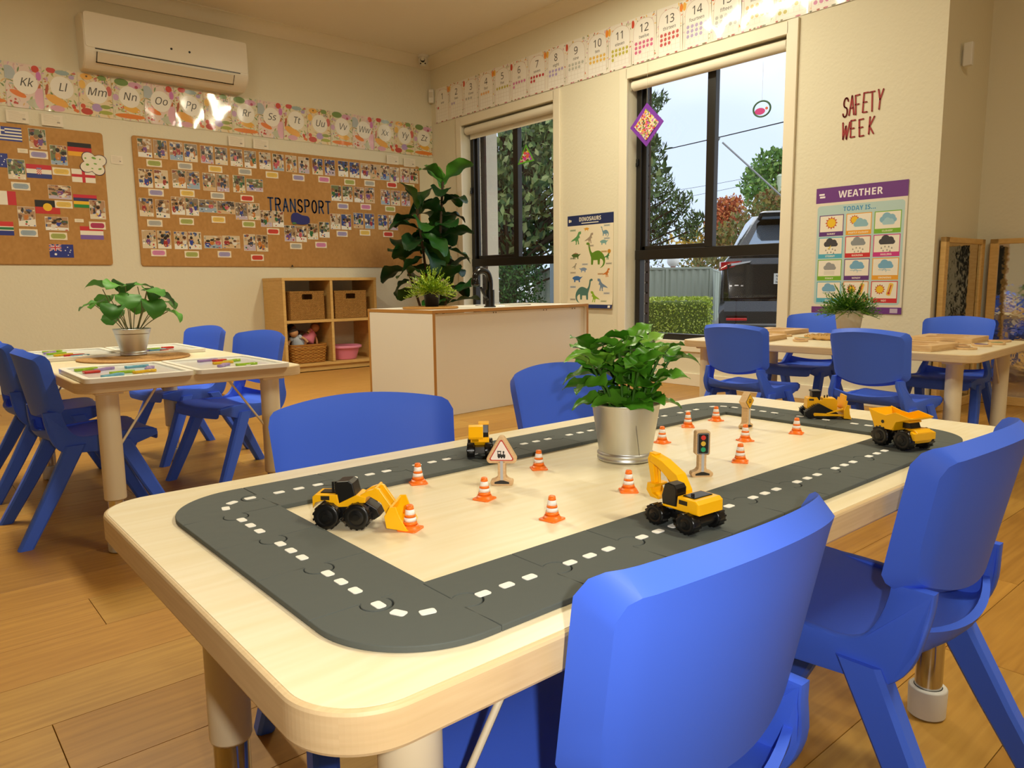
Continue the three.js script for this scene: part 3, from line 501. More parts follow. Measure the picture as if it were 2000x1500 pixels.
// the flag board
const FL = { greece: 'blue and white striped flag with a cross in the corner', germany: 'black, red and gold striped flag beside the paper clover', blueensign: 'dark blue flag with stars cut by the picture edge', croatia: 'red, white and blue flag with a chequered shield', england: 'white flag with a red cross under the paper clover', tricolour: 'flag with a red end stripe cut by the picture edge', sun: 'black and red flag with a yellow disc', fourstripe: 'red, blue, yellow and green striped flag', southafrica: 'red, green and blue flag at the lower left picture edge', threestripe: 'red, white and violet striped flag by the magenta label', australia: 'dark blue flag with white stars, lowest on the board' };
for (const [x, y, n] of [[0.812, 1.795, 'greece'], [1.237, 1.734, 'germany'], [0.716, 1.614, 'blueensign'], [0.971, 1.557, 'croatia'], [1.248, 1.549, 'england'], [0.742, 1.362, 'tricolour'], [1.002, 1.313, 'sun'], [1.245, 1.368, 'fourstripe'], [0.71, 1.154, 'southafrica'], [1.27, 1.141, 'threestripe'], [1.064, 1.006, 'australia']]) {
  const i = FLAGS.indexOf(n), c = i % 4, r = Math.floor(i / 4); one('paper_flag', card(0.152, 0.094, hold, [c / 4, 1 - (r + 1) / 3, (c + 1) / 4, 1 - r / 3]), M.flag, FL[n], 'flag', [x, y, ZP], 0, 'paper flags on the left board');
}
[[0.979, 1.78, 0, 'below the top edge, beside the striped blue flag'], [1.101, 1.681, 0, 'left of the black, red and gold flag'], [0.837, 1.561, 0, 'left of the chequered shield flag'], [1.087, 1.422, 1, 'above the black and red flag'], [1.32, 1.311, 0, 'over the end of the four-striped flag'], [0.87, 1.241, 0, 'left of the flag with a yellow disc'], [1.05, 1.199, 1, 'just below the flag with a yellow disc']].forEach(([x, y, l, w]) => one('photo', photoGeo(l ? 0.145 : 0.104, l ? 0.096 : 0.136), M.photo, `small photo on the left board, ${w}`, 'photo', [x, y, ZP + 0.0014], 0, 'photos on the flag board'));
[[0.884, 1.689, 'w', 0.061, 0.03, 'small, beside the violet label'], [0.978, 1.672, 'v', 0.111, 0.053, 'under the top photo'], [1.108, 1.568, 'y', 0.111, 0.053, 'left of the red cross flag'], [0.852, 1.447, 'b', 0.111, 0.053, 'below the chequered flag, to its left'], [1.104, 1.337, 'y', 0.111, 0.053, 'over the black and red flag'], [0.871, 1.128, 'b', 0.111, 0.053, 'near the lower left of the board'], [1.052, 1.111, 'g', 0.111, 0.053, 'above the lowest flag'], [1.193, 1.227, 'w', 0.058, 0.024, 'tiny, left of the magenta label'], [1.31, 1.196, 'm', 0.109, 0.055, 'over the violet striped flag']].forEach(([x, y, c, w, h, s]) => one('caption_label', capGeo(c, w, h), M.cap, `${CAPC[c][1]} caption label on the left board, ${s}`, 'label', [x, y, ZP + 0.0028], 0, 'caption labels on the flag board'));
{ // paper clover with green paint dabs
  const t = thing('paper_clover', 'white paper clover with green paint dabs on the left board corner', 'paper cutout', [1.318, 1.642, ZP + 0.004]);
  const s = new THREE.Shape(); for (let k = 0; k <= 72; k++) { const a = k / 72 * 2 * PI, r = 0.052 + 0.034 * Math.abs(Math.sin(a * 2 + 0.4)); const x = Math.cos(a) * r * 1.1, y = Math.sin(a) * r; k ? s.lineTo(x, y) : s.moveTo(x, y); }
  part('outline', extr(s, 0.001).scale(1.06, 1.06, 1), S('#4a3a52', 0.8), t, [0, 0, -0.001]); part('paper', extr(s, 0.0012), S('#f2ead6', 0.8), t);
  const gm = S('#7fb04a', 0.7); seed = 51; for (const [x, y, w, h] of [[0.005, 0.04, 0.03, 0.016], [-0.05, 0.035, 0.012, 0.012], [0.045, 0.035, 0.012, 0.01], [-0.04, -0.01, 0.022, 0.016], [0.012, 0.0, 0.022, 0.01], [0.04, -0.035, 0.024, 0.012], [-0.01, -0.035, 0.014, 0.008]]) part('paint_dab', cyl(0.5, 0.5, 0.0006, 0, 0, 0, 14).rotateX(PI / 2).scale(w, h, 1), gm, t, [x, y, 0.0015], [0, 0, rr(-0.5, 0.5)]);
}
{ // blue painted bus cutout below the word
  const t = thing('paper_vehicle', 'dark blue painted vehicle cutout below the word TRANSPORT', 'paper cutout', [2.912, 1.318, ZP + 0.006]);
  const s = new THREE.Shape(); s.moveTo(-0.085, -0.03); s.bezierCurveTo(-0.095, 0.02, -0.08, 0.05, -0.045, 0.052); s.bezierCurveTo(-0.01, 0.055, 0, 0.03, 0.04, 0.03); s.bezierCurveTo(0.085, 0.03, 0.092, 0.01, 0.084, -0.03); s.bezierCurveTo(0.05, -0.06, -0.05, -0.05, -0.085, -0.03);
  part('body', extr(s, 0.0015), S('#2b2f78', 0.7), t); part('dab', cyl(0.02, 0.02, 0.001, 0, 0, 0, 12).rotateX(PI / 2).scale(1, 0.5, 1), S('#4a7a4a', 0.7), t, [-0.06, -0.04, 0.0016]);
}
{ // thin sheets of paper taped above the boards
  const pt = canvasTex(128, 96, (g) => { g.fillStyle = '#efe4cf'; g.fillRect(0, 0, 128, 96); g.globalAlpha = 0.3; g.fillStyle = '#8c7a62'; for (let k = 0; k < 7; k++) g.fillRect(14, 12 + k * 11, 60 + (k * 37) % 40, 3); g.globalAlpha = 0.5; g.fillStyle = '#6a6258'; g.fillRect(92, 56, 18, 14); });
  const pm = printed(pt, 0.7);
  [[0.872, 1.916, 'above the left board, cut short by the first flag'], [1.08, 1.919, 'above the left board, over the second photo column'], [1.48, 1.687, 'on the bare wall between the two boards'], [2.387, 1.918, 'above the TRANSPORT board, left one of the middle pair'], [2.593, 1.918, 'above the TRANSPORT board, right one of the middle pair'], [3.874, 1.913, 'above the TRANSPORT board, left one of the right pair'], [4.065, 1.905, 'above the TRANSPORT board, right one of the right pair']].forEach(([x, y, w], i) => one('paper_note', card(i === 2 ? 0.08 : 0.132, i === 2 ? 0.062 : 0.08, 0.001, undefined, wavy(i, 0.001), 3), pm, `pale printed paper note taped ${w}`, 'paper note', [x, y, i === 2 ? ZB + 0.001 : ZP + 0.001], 0, 'paper notes on the back wall'));
  one('push_pin', mv(new THREE.ConeGeometry(0.012, 0.02, 10)), S('#2c1c14', 0.5), 'dark corner clip at the bottom edge of the TRANSPORT board', 'clip', [2.815, 0.912, ZP + 0.004]);
}
// cut-out letters made of strokes
const arc = (cx, cy, rx, ry, a0, a1, n = 10) => Array.from({ length: n + 1 }, (_, i) => { const a = mix(a0, a1, i / n); return [cx + rx * Math.cos(a), cy + ry * Math.sin(a)]; });
const GLYPH = { T: [[[0, 1], [1, 1]], [[0.5, 1], [0.5, 0]]], R: [[[0, 0], [0, 1], [0.5, 1], ...arc(0.55, 0.75, 0.4, 0.25, PI / 2, -PI / 2), [0, 0.5]], [[0.45, 0.5], [0.95, 0]]], A: [[[0, 0], [0.5, 1], [1, 0]], [[0.2, 0.36], [0.8, 0.36]]], N: [[[0, 0], [0, 1], [1, 0], [1, 1]]],
  S: [[...arc(0.5, 0.75, 0.45, 0.25, 0.3, PI * 1.5, 12), ...arc(0.5, 0.25, 0.45, 0.25, PI / 2, -PI * 0.9, 12)]], P: [[[0, 0], [0, 1], [0.5, 1], ...arc(0.55, 0.74, 0.4, 0.26, PI / 2, -PI / 2), [0, 0.48]]], O: [arc(0.5, 0.5, 0.5, 0.5, 0, 2 * PI, 22)], F: [[[0, 0], [0, 1], [0.9, 1]], [[0, 0.52], [0.7, 0.52]]], E: [[[0.9, 0], [0, 0], [0, 1], [0.9, 1]], [[0, 0.52], [0.7, 0.52]]], Y: [[[0, 1], [0.5, 0.48], [1, 1]], [[0.5, 0.48], [0.5, 0]]], W: [[[0, 1], [0.25, 0], [0.5, 0.8], [0.75, 0], [1, 1]]], K: [[[0, 0], [0, 1]], [[0.9, 1], [0.05, 0.45], [0.95, 0]]] };
function glyph(ch, w, h, st, d) {
  const l = []; for (const poly of GLYPH[ch]) for (let i = 0; i < poly.length; i++) {
    const [x, y] = [poly[i][0] * w, poly[i][1] * h]; l.push(cyl(st / 2, st / 2, d, 0, 0, 0, 10).rotateX(PI / 2).translate(x, y, d / 2));
    if (i) { const [a, b] = [poly[i - 1][0] * w, poly[i - 1][1] * h], L = Math.hypot(x - a, y - b); l.push(box(L, st, d).rotateZ(Math.atan2(y - b, x - a)).translate((x + a) / 2, (y + b) / 2, d / 2)); }
  } return merge(l);
}
const navy = S('#1d3a66', 0.6), redCard = S('#a3262a', 0.6);
'TRANSPORT'.split('').forEach((ch, i) => one('cutout_letter', glyph(ch, 0.042, 0.105, 0.013, 0.002), navy, `dark blue letter ${ch}, ${ORD[i]} letter of the word TRANSPORT`, 'letter', [2.628 + i * 0.0668, 1.378 + (i === 5 ? 0.002 : 0), ZP + 0.001], 0, 'letters of TRANSPORT'));
[['SAFETY', -2.122, 1.662, 0.105, 0.0385], ['WEEK', -2.122, 1.538, 0.092, 0.052]].forEach(([w, z, y, h, step]) => w.split('').forEach((ch, i) => {
  const m = one('cutout_letter', glyph(ch, 0.027 + (ch === 'W' ? 0.012 : 0), h, 0.0075, 0.003), redCard, `red paper letter ${ch}, ${ORD[i]} letter of the word ${w}`, 'letter', [XR - 0.001, y + i * 0.0012 + (i % 2) * 0.004, z + i * step], -PI / 2, 'letters of SAFETY WEEK'); m.rotation.set(0, -PI / 2, 0); m.rotateZ(((i * 37) % 5 - 2) * 0.03);
}));
// ---------------------------------------------------------------- posters and small fittings on the walls
const dinoTex = canvasTex(700, 1024, (g) => {
  g.fillStyle = '#efe3c8'; g.fillRect(0, 0, 700, 1024); g.fillStyle = '#22305f'; g.fillRect(0, 0, 700, 112); g.fillRect(0, 984, 700, 40);
  g.fillStyle = '#efe6d2'; g.textAlign = 'center'; g.font = 'bold 60px sans-serif'; g.fillText('DINOSAURS', 350, 68); g.fillRect(220, 84, 260, 10); g.fillRect(20, 40, 22, 32); g.fillRect(46, 46, 16, 22); g.fillRect(640, 992, 36, 24);
  // flat silhouettes in poster units
  const longneck = (x, y, s, c, flip = 1) => { g.save(); g.translate(x, y); g.scale(s * flip, s); g.fillStyle = c; g.beginPath(); g.moveTo(-60, -78); g.quadraticCurveTo(-78, -80, -76, -66); g.lineTo(-58, -60); g.bezierCurveTo(-58, -30, -40, 0, -34, 20); g.lineTo(-34, 62); g.lineTo(-18, 62); g.lineTo(-14, 34); g.lineTo(22, 34); g.lineTo(24, 62); g.lineTo(40, 62); g.lineTo(44, 26); g.bezierCurveTo(80, 30, 80, 66, 40, 84); g.bezierCurveTo(96, 80, 100, 20, 60, -10); g.bezierCurveTo(30, -36, 0, -20, -22, -12); g.bezierCurveTo(-40, -20, -44, -50, -46, -70); g.closePath(); g.fill(); g.restore(); };
  const biped = (x, y, s, c, flip = 1) => { g.save(); g.translate(x, y); g.scale(s * flip, s); g.fillStyle = c; g.beginPath(); g.moveTo(70, -70); g.lineTo(34, -66); g.bezierCurveTo(20, -50, 20, -30, -6, -14); g.bezierCurveTo(-36, 4, -60, 10, -86, 34); g.bezierCurveTo(-60, 30, -40, 26, -16, 22); g.lineTo(-6, 50); g.lineTo(-14, 66); g.lineTo(6, 66); g.lineTo(6, 44); g.lineTo(14, 22); g.lineTo(26, 52); g.lineTo(22, 64); g.lineTo(42, 64); g.lineTo(30, 10); g.lineTo(44, -6); g.lineTo(56, 4); g.lineTo(50, -14); g.lineTo(44, -34); g.lineTo(70, -44); g.closePath(); g.fill(); g.restore(); };
  const quad = (x, y, s, c, flip = 1, sail = 0) => { g.save(); g.translate(x, y); g.scale(s * flip, s); g.fillStyle = c; g.beginPath(); g.moveTo(-80, -6); g.bezierCurveTo(-60, -34, 20, -44, 50, -20); g.lineTo(96, -26); g.lineTo(60, 0); g.lineTo(48, 14); g.lineTo(50, 40); g.lineTo(32, 40); g.lineTo(28, 18); g.lineTo(-26, 18); g.lineTo(-28, 40); g.lineTo(-46, 40); g.lineTo(-50, 12); g.closePath(); g.fill(); if (sail) { g.fillStyle = sail; for (let k = 0; k < 7; k++) { g.beginPath(); g.moveTo(-46 + k * 13, -26); g.lineTo(-40 + k * 13, -52 + Math.abs(k - 3) * 6); g.lineTo(-34 + k * 13, -26); g.fill(); } } g.restore(); };
  const lab = (x, y, c) => { g.fillStyle = c; g.globalAlpha = 0.55; g.fillRect(x, y, 92, 22); g.fillStyle = '#4a4238'; g.fillRect(x + 8, y + 8, 72, 6); g.globalAlpha = 1; };
  biped(140, 250, 1.05, '#5f9a5c'); biped(340, 260, 0.85, '#a5927c'); quad(300, 158, 0.5, '#e0a23a', -1); longneck(570, 200, 0.72, '#6f93a4', 1); quad(560, 310, 0.72, '#7ba8a4');
  quad(130, 445, 0.85, '#4d6a30', 1, '#a85a4a'); longneck(430, 440, 1.75, '#5f8a26'); biped(610, 460, 0.6, '#3f7a44'); blob(g, 640, 410, 24, 22, '#c98a2e'); biped(110, 560, 0.5, '#a39a86'); quad(250, 600, 0.72, '#8296b4', -1);
  biped(600, 640, 0.7, '#c9742c'); quad(150, 700, 0.95, '#3f6fae', 1); biped(540, 770, 1.0, '#7189a6', -1); longneck(270, 830, 1.65, '#4f7a72', -1); biped(430, 900, 0.9, '#8fb62c', -1);
  for (const [x, y, c] of [[40, 150, '#8fb08a'], [560, 110 + 14, '#9fb4be'], [560, 262, '#a5bcc8'], [320, 330, '#b4a894'], [40, 460, '#a3a58a'], [520, 400, '#d09c48'], [590, 530, '#a9a894'], [40, 620, '#b8b0a0'], [230, 530, '#a9b6c8'], [470, 640, '#d3a26a'], [40, 780, '#86a3cc'], [560, 850, '#a4aec4'], [40, 920, '#9a988c'], [520, 936, '#b5c08a']]) lab(x, y, c);
});
const weatherTex = canvasTex(700, 984, (g) => {
  g.fillStyle = '#e9dfcc'; g.fillRect(0, 0, 700, 984); g.fillStyle = '#6c2c86'; g.fillRect(0, 0, 700, 118); g.fillRect(0, 934, 700, 50); g.fillStyle = '#b9d4d2'; g.beginPath(); g.roundRect(16, 140, 668, 776, 26); g.fill();
  g.textAlign = 'center'; g.fillStyle = '#f6eef2'; g.font = 'bold 74px sans-serif'; g.fillText('WEATHER', 350, 86); g.fillStyle = '#3f8fc4'; g.font = 'bold 48px sans-serif'; g.fillText('TODAY IS...', 350, 192); g.fillStyle = '#f6eef2'; g.fillRect(24, 44, 44, 14); g.fillRect(30, 64, 44, 14); g.fillStyle = '#c9b7cf'; g.fillRect(616, 942, 56, 34);
  const cloud = (x, y, s, c) => { for (const [a, b, r] of [[-34, 8, 20], [-8, -8, 30], [26, -2, 24], [44, 12, 15]]) blob(g, x + a * s, y + b * s, r * s, r * s, c); g.fillStyle = c; g.fillRect(x - 44 * s, y + 8 * s, 92 * s, 20 * s); };
  const sun = (x, y, r) => { g.fillStyle = '#c9572c'; g.beginPath(); for (let k = 0; k < 24; k++) { const a = k * PI / 12, q = k % 2 ? r * 1.05 : r * 1.5; g.lineTo(x + Math.sin(a) * q, y + Math.cos(a) * q); } g.fill(); blob(g, x, y, r, r, '#f3c51c'); };
  const drops = (x, y, c) => { g.fillStyle = c; for (const [a, b] of [[-36, 0], [-10, -10], [18, -8], [40, 2], [-22, 20], [6, 16], [28, 24]]) { g.beginPath(); g.moveTo(x + a, y + b - 9); g.lineTo(x + a + 6, y + b + 5); g.lineTo(x + a - 6, y + b + 5); g.fill(); } };
  const cells = [['SUNNY', '#5e2a7c'], ['PARTLY CLOUDY', '#efa524'], ['CLOUDY', '#77b41f'], ['STORMY', '#4fb0cc'], ['RAINING', '#d3242c'], ['HAILING', '#cf2a86'], ['FOGGY', '#77b41f'], ['WINDY', '#5e2a7c'], ['SNOWING', '#efa524'], ['COLD', '#4fb0cc'], ['WARM', '#e08a50'], ['HOT', '#d3242c']];
  cells.forEach(([w, c], i) => {
    const x = 36 + (i % 3) * 216, y = 214 + Math.floor(i / 3) * 174; g.fillStyle = c; g.fillRect(x, y, 196, 164); g.fillStyle = '#f5ecdc'; g.fillRect(x + 6, y + 6, 184, 124); g.fillStyle = '#f5ecdc'; g.font = 'bold 20px sans-serif'; g.fillText(w, x + 98, y + 154);
    const X = x + 98, Y = y + 62;
    if (i === 0) sun(X, Y, 34); if (i === 1) { sun(X - 34, Y - 12, 26); cloud(X + 14, Y + 14, 1, '#8fbccb'); } if (i === 2) { cloud(X, Y - 8, 1.1, '#86b6cf'); cloud(X + 4, Y + 18, 0.8, '#a5cad6'); }
    if (i === 3) { cloud(X, Y - 18, 1, '#3f3c44'); drops(X, Y + 38, '#77746c'); g.fillStyle = '#e7c72c'; g.beginPath(); g.moveTo(X + 6, Y - 4); g.lineTo(X - 26, Y + 34); g.lineTo(X - 2, Y + 22); g.fill(); } if (i === 4) { cloud(X, Y - 18, 1, '#8d9296'); drops(X, Y + 38, '#8a867c'); } if (i === 5) { cloud(X, Y - 18, 1.05, '#3d3a42'); drops(X, Y + 38, '#77746c'); }
    if (i === 6) { cloud(X, Y - 6, 0.9, '#98989a'); g.fillStyle = '#d6cfc2'; for (let k = 0; k < 3; k++) g.fillRect(X - 44, Y + 28 + k * 11, 86, 6); } if (i === 7 || i === 8 || i === 9) { cloud(X, Y - 12, 1, '#74add0'); g.strokeStyle = '#8fb6c8'; g.lineWidth = 4; g.beginPath(); g.arc(X - 6, Y + 34, 14, 3, 7); g.moveTo(X - 50, Y + 26); g.lineTo(X + 40, Y + 30); g.stroke(); }
    if (i > 9) { sun(X - 32, Y, 27); g.save(); g.translate(X + 42, Y); g.rotate(0.25); g.fillStyle = '#f0c24a'; g.beginPath(); g.roundRect(-17, -48, 34, 96, 12); g.fill(); g.fillStyle = '#c93a2c'; g.fillRect(-4, -34, 8, 62); blob(g, 0, 30, 9, 9, '#c93a2c'); g.restore(); }
  });
});
one('dinosaur_poster', card(0.495, 0.735, 0.0015, undefined, (u, v) => 0.0015 + (v < 0.12 ? (0.12 - v) ** 2 * 1.2 : 0) + 0.02 * Math.max(0, u - 0.8) * Math.max(0, 0.5 - v), 12), printed(dinoTex, 0.4), 'tall poster headed DINOSAURS with coloured dinosaurs, between the windows', 'poster', [XR - 0.002, 0.9, -4.115], -PI / 2);
one('weather_poster', card(0.523, 0.735, 0.0015, undefined, wavy(3, 0.0012), 10), printed(weatherTex, 0.5, { clearcoat: 1, clearcoatRoughness: 0.18 }), 'purple edged poster headed WEATHER with twelve picture squares', 'poster', [XR - 0.002, 0.905, -1.995], -PI / 2);
{ // split air conditioner
  const t = thing('air_conditioner', 'white wall air conditioner high on the back wall', 'air conditioner', [1.862, 2.475, ZB]), W = 1.165;
  const s = new THREE.Shape(); s.moveTo(0, 0.19); s.lineTo(0.12, 0.185); s.bezierCurveTo(0.19, 0.17, 0.215, 0.13, 0.217, 0.06); s.lineTo(0.215, -0.07); s.bezierCurveTo(0.21, -0.13, 0.15, -0.17, 0.10, -0.185); s.lineTo(0, -0.185); s.closePath();
  const M1 = S('#ece4d2', 0.3);
  part('body', extr(s, W, 0.012, 12).rotateY(-PI / 2).scale(1, 1, 1).translate(W / 2, 0, 0), M1, t);
  part('front_panel', extr(rrect(W - 0.02, 0.235, 0.02), 0.006, 0.002, 6), S('#efe8d8', 0.18), t, [0, 0.055, 0.214]);
  part('panel_slot', box(W - 0.14, 0.006, 0.004), M.blackGloss, t, [0.0, -0.068, 0.217]);
  const fl = part('louvre', rbox(W - 0.2, 0.07, 0.008, 0.003), S('#e3d7c0', 0.35), t, [-0.02, -0.118, 0.200], [0.55, 0, 0]);
  part('louvre_edge', box(W - 0.19, 0.006, 0.004), M.blackGloss, fl, [0, -0.038, 0.002]); part('louvre_edge', box(0.005, 0.072, 0.004), M.blackGloss, fl, [-(W - 0.2) / 2, 0, 0.002]); part('louvre_edge', box(0.005, 0.072, 0.004), M.blackGloss, fl, [(W - 0.2) / 2, 0, 0.002]);
  for (const x of [-0.0, 0.13]) part('sensor', cyl(0.008, 0.008, 0.004, 0, 0, 0, 12).rotateX(PI / 2), M.black, t, [x, 0.022, 0.221]);
}
{ // security camera in the ceiling corner
  const t = thing('security_camera', 'white dome security camera with a dark lens in the ceiling corner', 'camera', [4.2, CEIL, -6.165]); t.rotation.y = -0.7;
  part('base', cyl(0.05, 0.055, 0.02, 0, -0.01, 0), M.white, t); part('ball', new THREE.SphereGeometry(0.046, 24, 16).translate(0, -0.05, 0), M.white, t);
  part('hood', new THREE.SphereGeometry(0.052, 20, 8, 0, 2 * PI, 0, 0.9).rotateX(0.9).translate(0, -0.05, 0), M.white, t); part('lens', cyl(0.019, 0.021, 0.03, 0, 0, 0, 20).rotateX(PI / 2).translate(0, -0.055, 0.034), M.blackGloss, t);
  for (const s of [-1, 1]) part('infrared_spot', new THREE.SphereGeometry(0.007, 10, 8).translate(s * 0.022, -0.082, 0.031), M.black, t);
}
{ const t = thing('motion_sensor', 'small white motion sensor in the wall corner beside number one', 'sensor', [4.325, 2.555, -6.225], -0.8); part('case', rbox(0.055, 0.13, 0.04, 0.012), M.white, t); part('window', rbox(0.04, 0.05, 0.006, 0.003, 0, 0.01, 0.02), S('#d9d2c0', 0.3), t); }
{ const t = thing('wall_sensor', 'small white box sensor high on the return wall above the mirror', 'sensor', [4.56, 1.915, ZRET]); part('back_plate', rbox(0.05, 0.08, 0.012, 0.004, 0.02, -0.01, 0.006), M.white, t); part('case', rbox(0.03, 0.12, 0.045, 0.006, -0.01, 0, 0.034), M.white, t); }
// roller blinds
WIN.forEach(({ z0, z1 }, k) => {
  const t = thing('roller_blind', `cream roller blind rolled up at the top of the ${['left', 'right'][k]} window`, 'blind', [XR + 0.045, 2.16, (z0 + z1) / 2], 0, 'roller blinds'), L = z1 - z0 - 0.05;
  part('roll', cyl(0.036, 0.036, L, 0, 0, 0, 28).rotateX(PI / 2), M.blind, t); part('tube', cyl(0.012, 0.012, L + 0.03, 0, 0, 0, 12).rotateX(PI / 2), M.chrome, t);
  for (const s of [-1, 1]) part('bracket', rbox(0.05, 0.075, 0.006, 0.002, 0, 0.005, s * (L / 2 + 0.012)), S('#b8ad98', 0.4), t);
  if (!k) part('fabric', box(0.0015, 0.06, L, 0.035, -0.045, 0), M.blind, t);
});
// glued cellophane ornaments hanging in front of the panes
const collageTex = canvasTex(256, 256, (g) => { seed = 77; g.fillStyle = '#d9cfae'; g.fillRect(0, 0, 256, 256); const p = ['#c4312f', '#d83aa6', '#e8c83c', '#8a9a3c', '#a04ac4', '#e86a4a', '#f0e6cc', '#5a5a34']; for (let i = 0; i < 260; i++) { g.fillStyle = p[i % 8]; g.save(); g.translate(rr(0, 256), rr(0, 256)); g.rotate(rr(0, 6)); g.fillRect(-rr(4, 12), -rr(4, 12), rr(8, 26), rr(8, 22)); g.restore(); } });
const collage = printed(collageTex, 0.2, { clearcoat: 1, clearcoatRoughness: 0.1 });
const thread = S('#c9c2b0', 0.8);
{ const t = thing('hanging_diamond', 'purple framed diamond collage ornament hanging at the right window', 'ornament', [XR - 0.03, 1.848, -3.535], -PI / 2);
  const f = rrect(0.215, 0.215, 0.004); const h = rrect(0.15, 0.15, 0.003); f.holes.push(new THREE.Path(h.getPoints(6))); part('frame', extr(f, 0.003).rotateZ(PI / 4), S('#7a34a8', 0.6), t); part('collage', card(0.156, 0.156, 0.001, undefined, wavy(9, 0.004), 10).rotateZ(PI / 4), collage, t, [0, 0, 0]); part('thread', cyl(0.0008, 0.0008, 0.35, 0, 0.152 + 0.175, 0, 5), thread, t); }
{ const t = thing('hanging_oval', 'small green ringed oval ornament hanging against the bright sky', 'ornament', [XR + 0.03, 1.81, -2.66], -PI / 2 + 0.2);
  part('ring', new THREE.TorusGeometry(0.05, 0.0055, 8, 32).scale(1.08, 0.95, 1), S('#3f6a4a', 0.5), t); part('collage', cyl(0.028, 0.028, 0.002, 0, 0, 0, 14).rotateX(PI / 2).scale(1.2, 0.75, 1).translate(-0.012, -0.014, 0), S('#c92a86', 0.4), t); part('collage_dot', cyl(0.009, 0.009, 0.002, 0.03, 0, 0.0, 10).rotateX(PI / 2), S('#d8643c', 0.4), t); part('thread', cyl(0.0008, 0.0008, 0.24, 0, 0.166, 0, 5), thread, t); }
{ const t = thing('hanging_triangle', 'green edged triangle collage ornament hanging at the left window', 'ornament', [XR + 0.02, 1.82, -4.89], -PI / 2 + 0.3);
  const tri = (k) => [[0.0, 0.095 * k], [-0.085 * k, -0.07 * k], [0.085 * k, -0.05 * k]]; const f = shapeOf(tri(1)); f.holes.push(new THREE.Path(tri(0.78).map(([x, y]) => new THREE.Vector2(x, y)))); part('frame', extr(f, 0.003), S('#5fae2c', 0.5), t);
  const g = extr(shapeOf(tri(0.8)), 0.001), uv = g.attributes.uv, pp = g.attributes.position; for (let i = 0; i < uv.count; i++) uv.setXY(i, pp.getX(i) * 3 + 0.5, pp.getY(i) * 3 + 0.5); part('collage', g, collage, t, [0, 0, 0.001]); part('thread', cyl(0.0008, 0.0008, 0.165, 0, 0.177, 0, 5), thread, t); }
// ---------------------------------------------------------------- the road on the front table, cones, signs, toy machines
const TT = 0.49, RX0 = 0.267, RZ0 = -0.434, RSX = 0.0959, RSZ = -0.0962, RB = 0.102;   // track: 11 by 5 pieces, centre lines
{
  const th = 0.005, n = 0.0003;
  function straight(len) {                                               // along x, tongue at +x, socket at -x
    const s = new THREE.Shape(), h = RB / 2, l = len / 2 - n, r = 0.013;
    s.moveTo(-l, -h); s.lineTo(l, -h); s.lineTo(l, -0.008); s.absarc(l + 0.008, 0, r - 0.001, -PI * 0.75, PI * 0.75, false); s.lineTo(l, 0.008); s.lineTo(l, h); s.lineTo(-l, h);
    s.lineTo(-l, 0.009); s.absarc(-l + 0.008, 0, r, PI * 0.75, -PI * 0.75, true); s.lineTo(-l, -0.009); s.closePath();
    return extr(s, th, 0.0008, 8).rotateX(-PI / 2);
  }
  const dashG = (w = 0.0125) => extr(rrect(w, 0.0082, 0.0022), 0.0006, 0, 3).rotateX(-PI / 2);
  const sx = straight(RSX), sz = straight(-RSZ), dg = dashG();
  const place = (geo, x, z, turn, label) => { const t = thing('road_piece', label, 'toy road', [x, TT + 0.0002, z], turn, 'rubber toy road pieces'); part('road', geo, M.road, t); return t; };
  const sideName = { near: 'near side of the track, nearest the camera', far: 'back side of the track, beside the sink unit', left: 'left end of the track', right: 'right end of the track, by the toy bulldozer' };
  for (let i = 1; i < 10; i++) for (const [z, turn, nm] of [[RZ0, 0, 'near'], [RZ0 + 4 * RSZ, PI, 'far']]) {
    const t = place(sx, RX0 + i * RSX, z, turn, `dark grey straight road piece, ${ORD[i - 1]} from the left on the ${sideName[nm]}`);
    for (const d of [-0.0245, 0, 0.0245]) part('lane_dash', dg, M.paint, t, [d, th, 0]);
  }
  for (let i = 1; i < 4; i++) for (const [x, turn, nm] of [[RX0, -PI / 2, 'left'], [RX0 + 10 * RSX, PI / 2, 'right']]) {
    const t = place(sz, x, RZ0 + i * RSZ, turn, `dark grey straight road piece, ${ORD[i - 1]} from the near edge on the ${sideName[nm]}`);
    for (const d of [-0.0235, 0, 0.0235]) part('lane_dash', dg, M.paint, t, [d, th, 0]);
  }
  // corner: rounded outside, square inside; local +x and +y lead to the two neighbours
  const s = new THREE.Shape(), h = RB / 2, e = RSX / 2 - n; s.moveTo(e, h); s.lineTo(e, 0.008); s.absarc(e + 0.008, 0, 0.012, PI * 0.75, -PI * 0.75, true); s.lineTo(e, -0.008); s.lineTo(e, -h); s.lineTo(0.035, -h); s.absarc(0.035, 0.035, h + 0.035, -PI / 2, -PI, true); s.lineTo(-h, e); s.lineTo(-0.009, e); s.absarc(0, e - 0.008, 0.013, PI * 0.75, PI * 2.25, false); s.lineTo(0.009, e); s.lineTo(h, e); s.closePath();
  const cg = extr(s, th, 0.0008, 14).rotateX(-PI / 2);
  const CN = [[0, 0, 0, 'near left corner'], [10, 0, PI / 2, 'near right corner, under the dump truck'], [10, 4, PI, 'far right corner'], [0, 4, -PI / 2, 'far left corner']];
  for (const [i, j, turn, nm] of CN) {
    const t = place(cg, RX0 + i * RSX, RZ0 + j * RSZ, turn, `dark grey rounded corner road piece at the ${nm} of the track`);
    for (const [x, y, a] of [[0, 0.037, PI / 2], [0.004, 0.015, 1.15], [0.021, 0.002, 0.25]]) part('lane_dash', dg, M.paint, t, [x, th, -y], [0, -a, 0]);
  }
}
const RT_Y = TT + 0.0054;
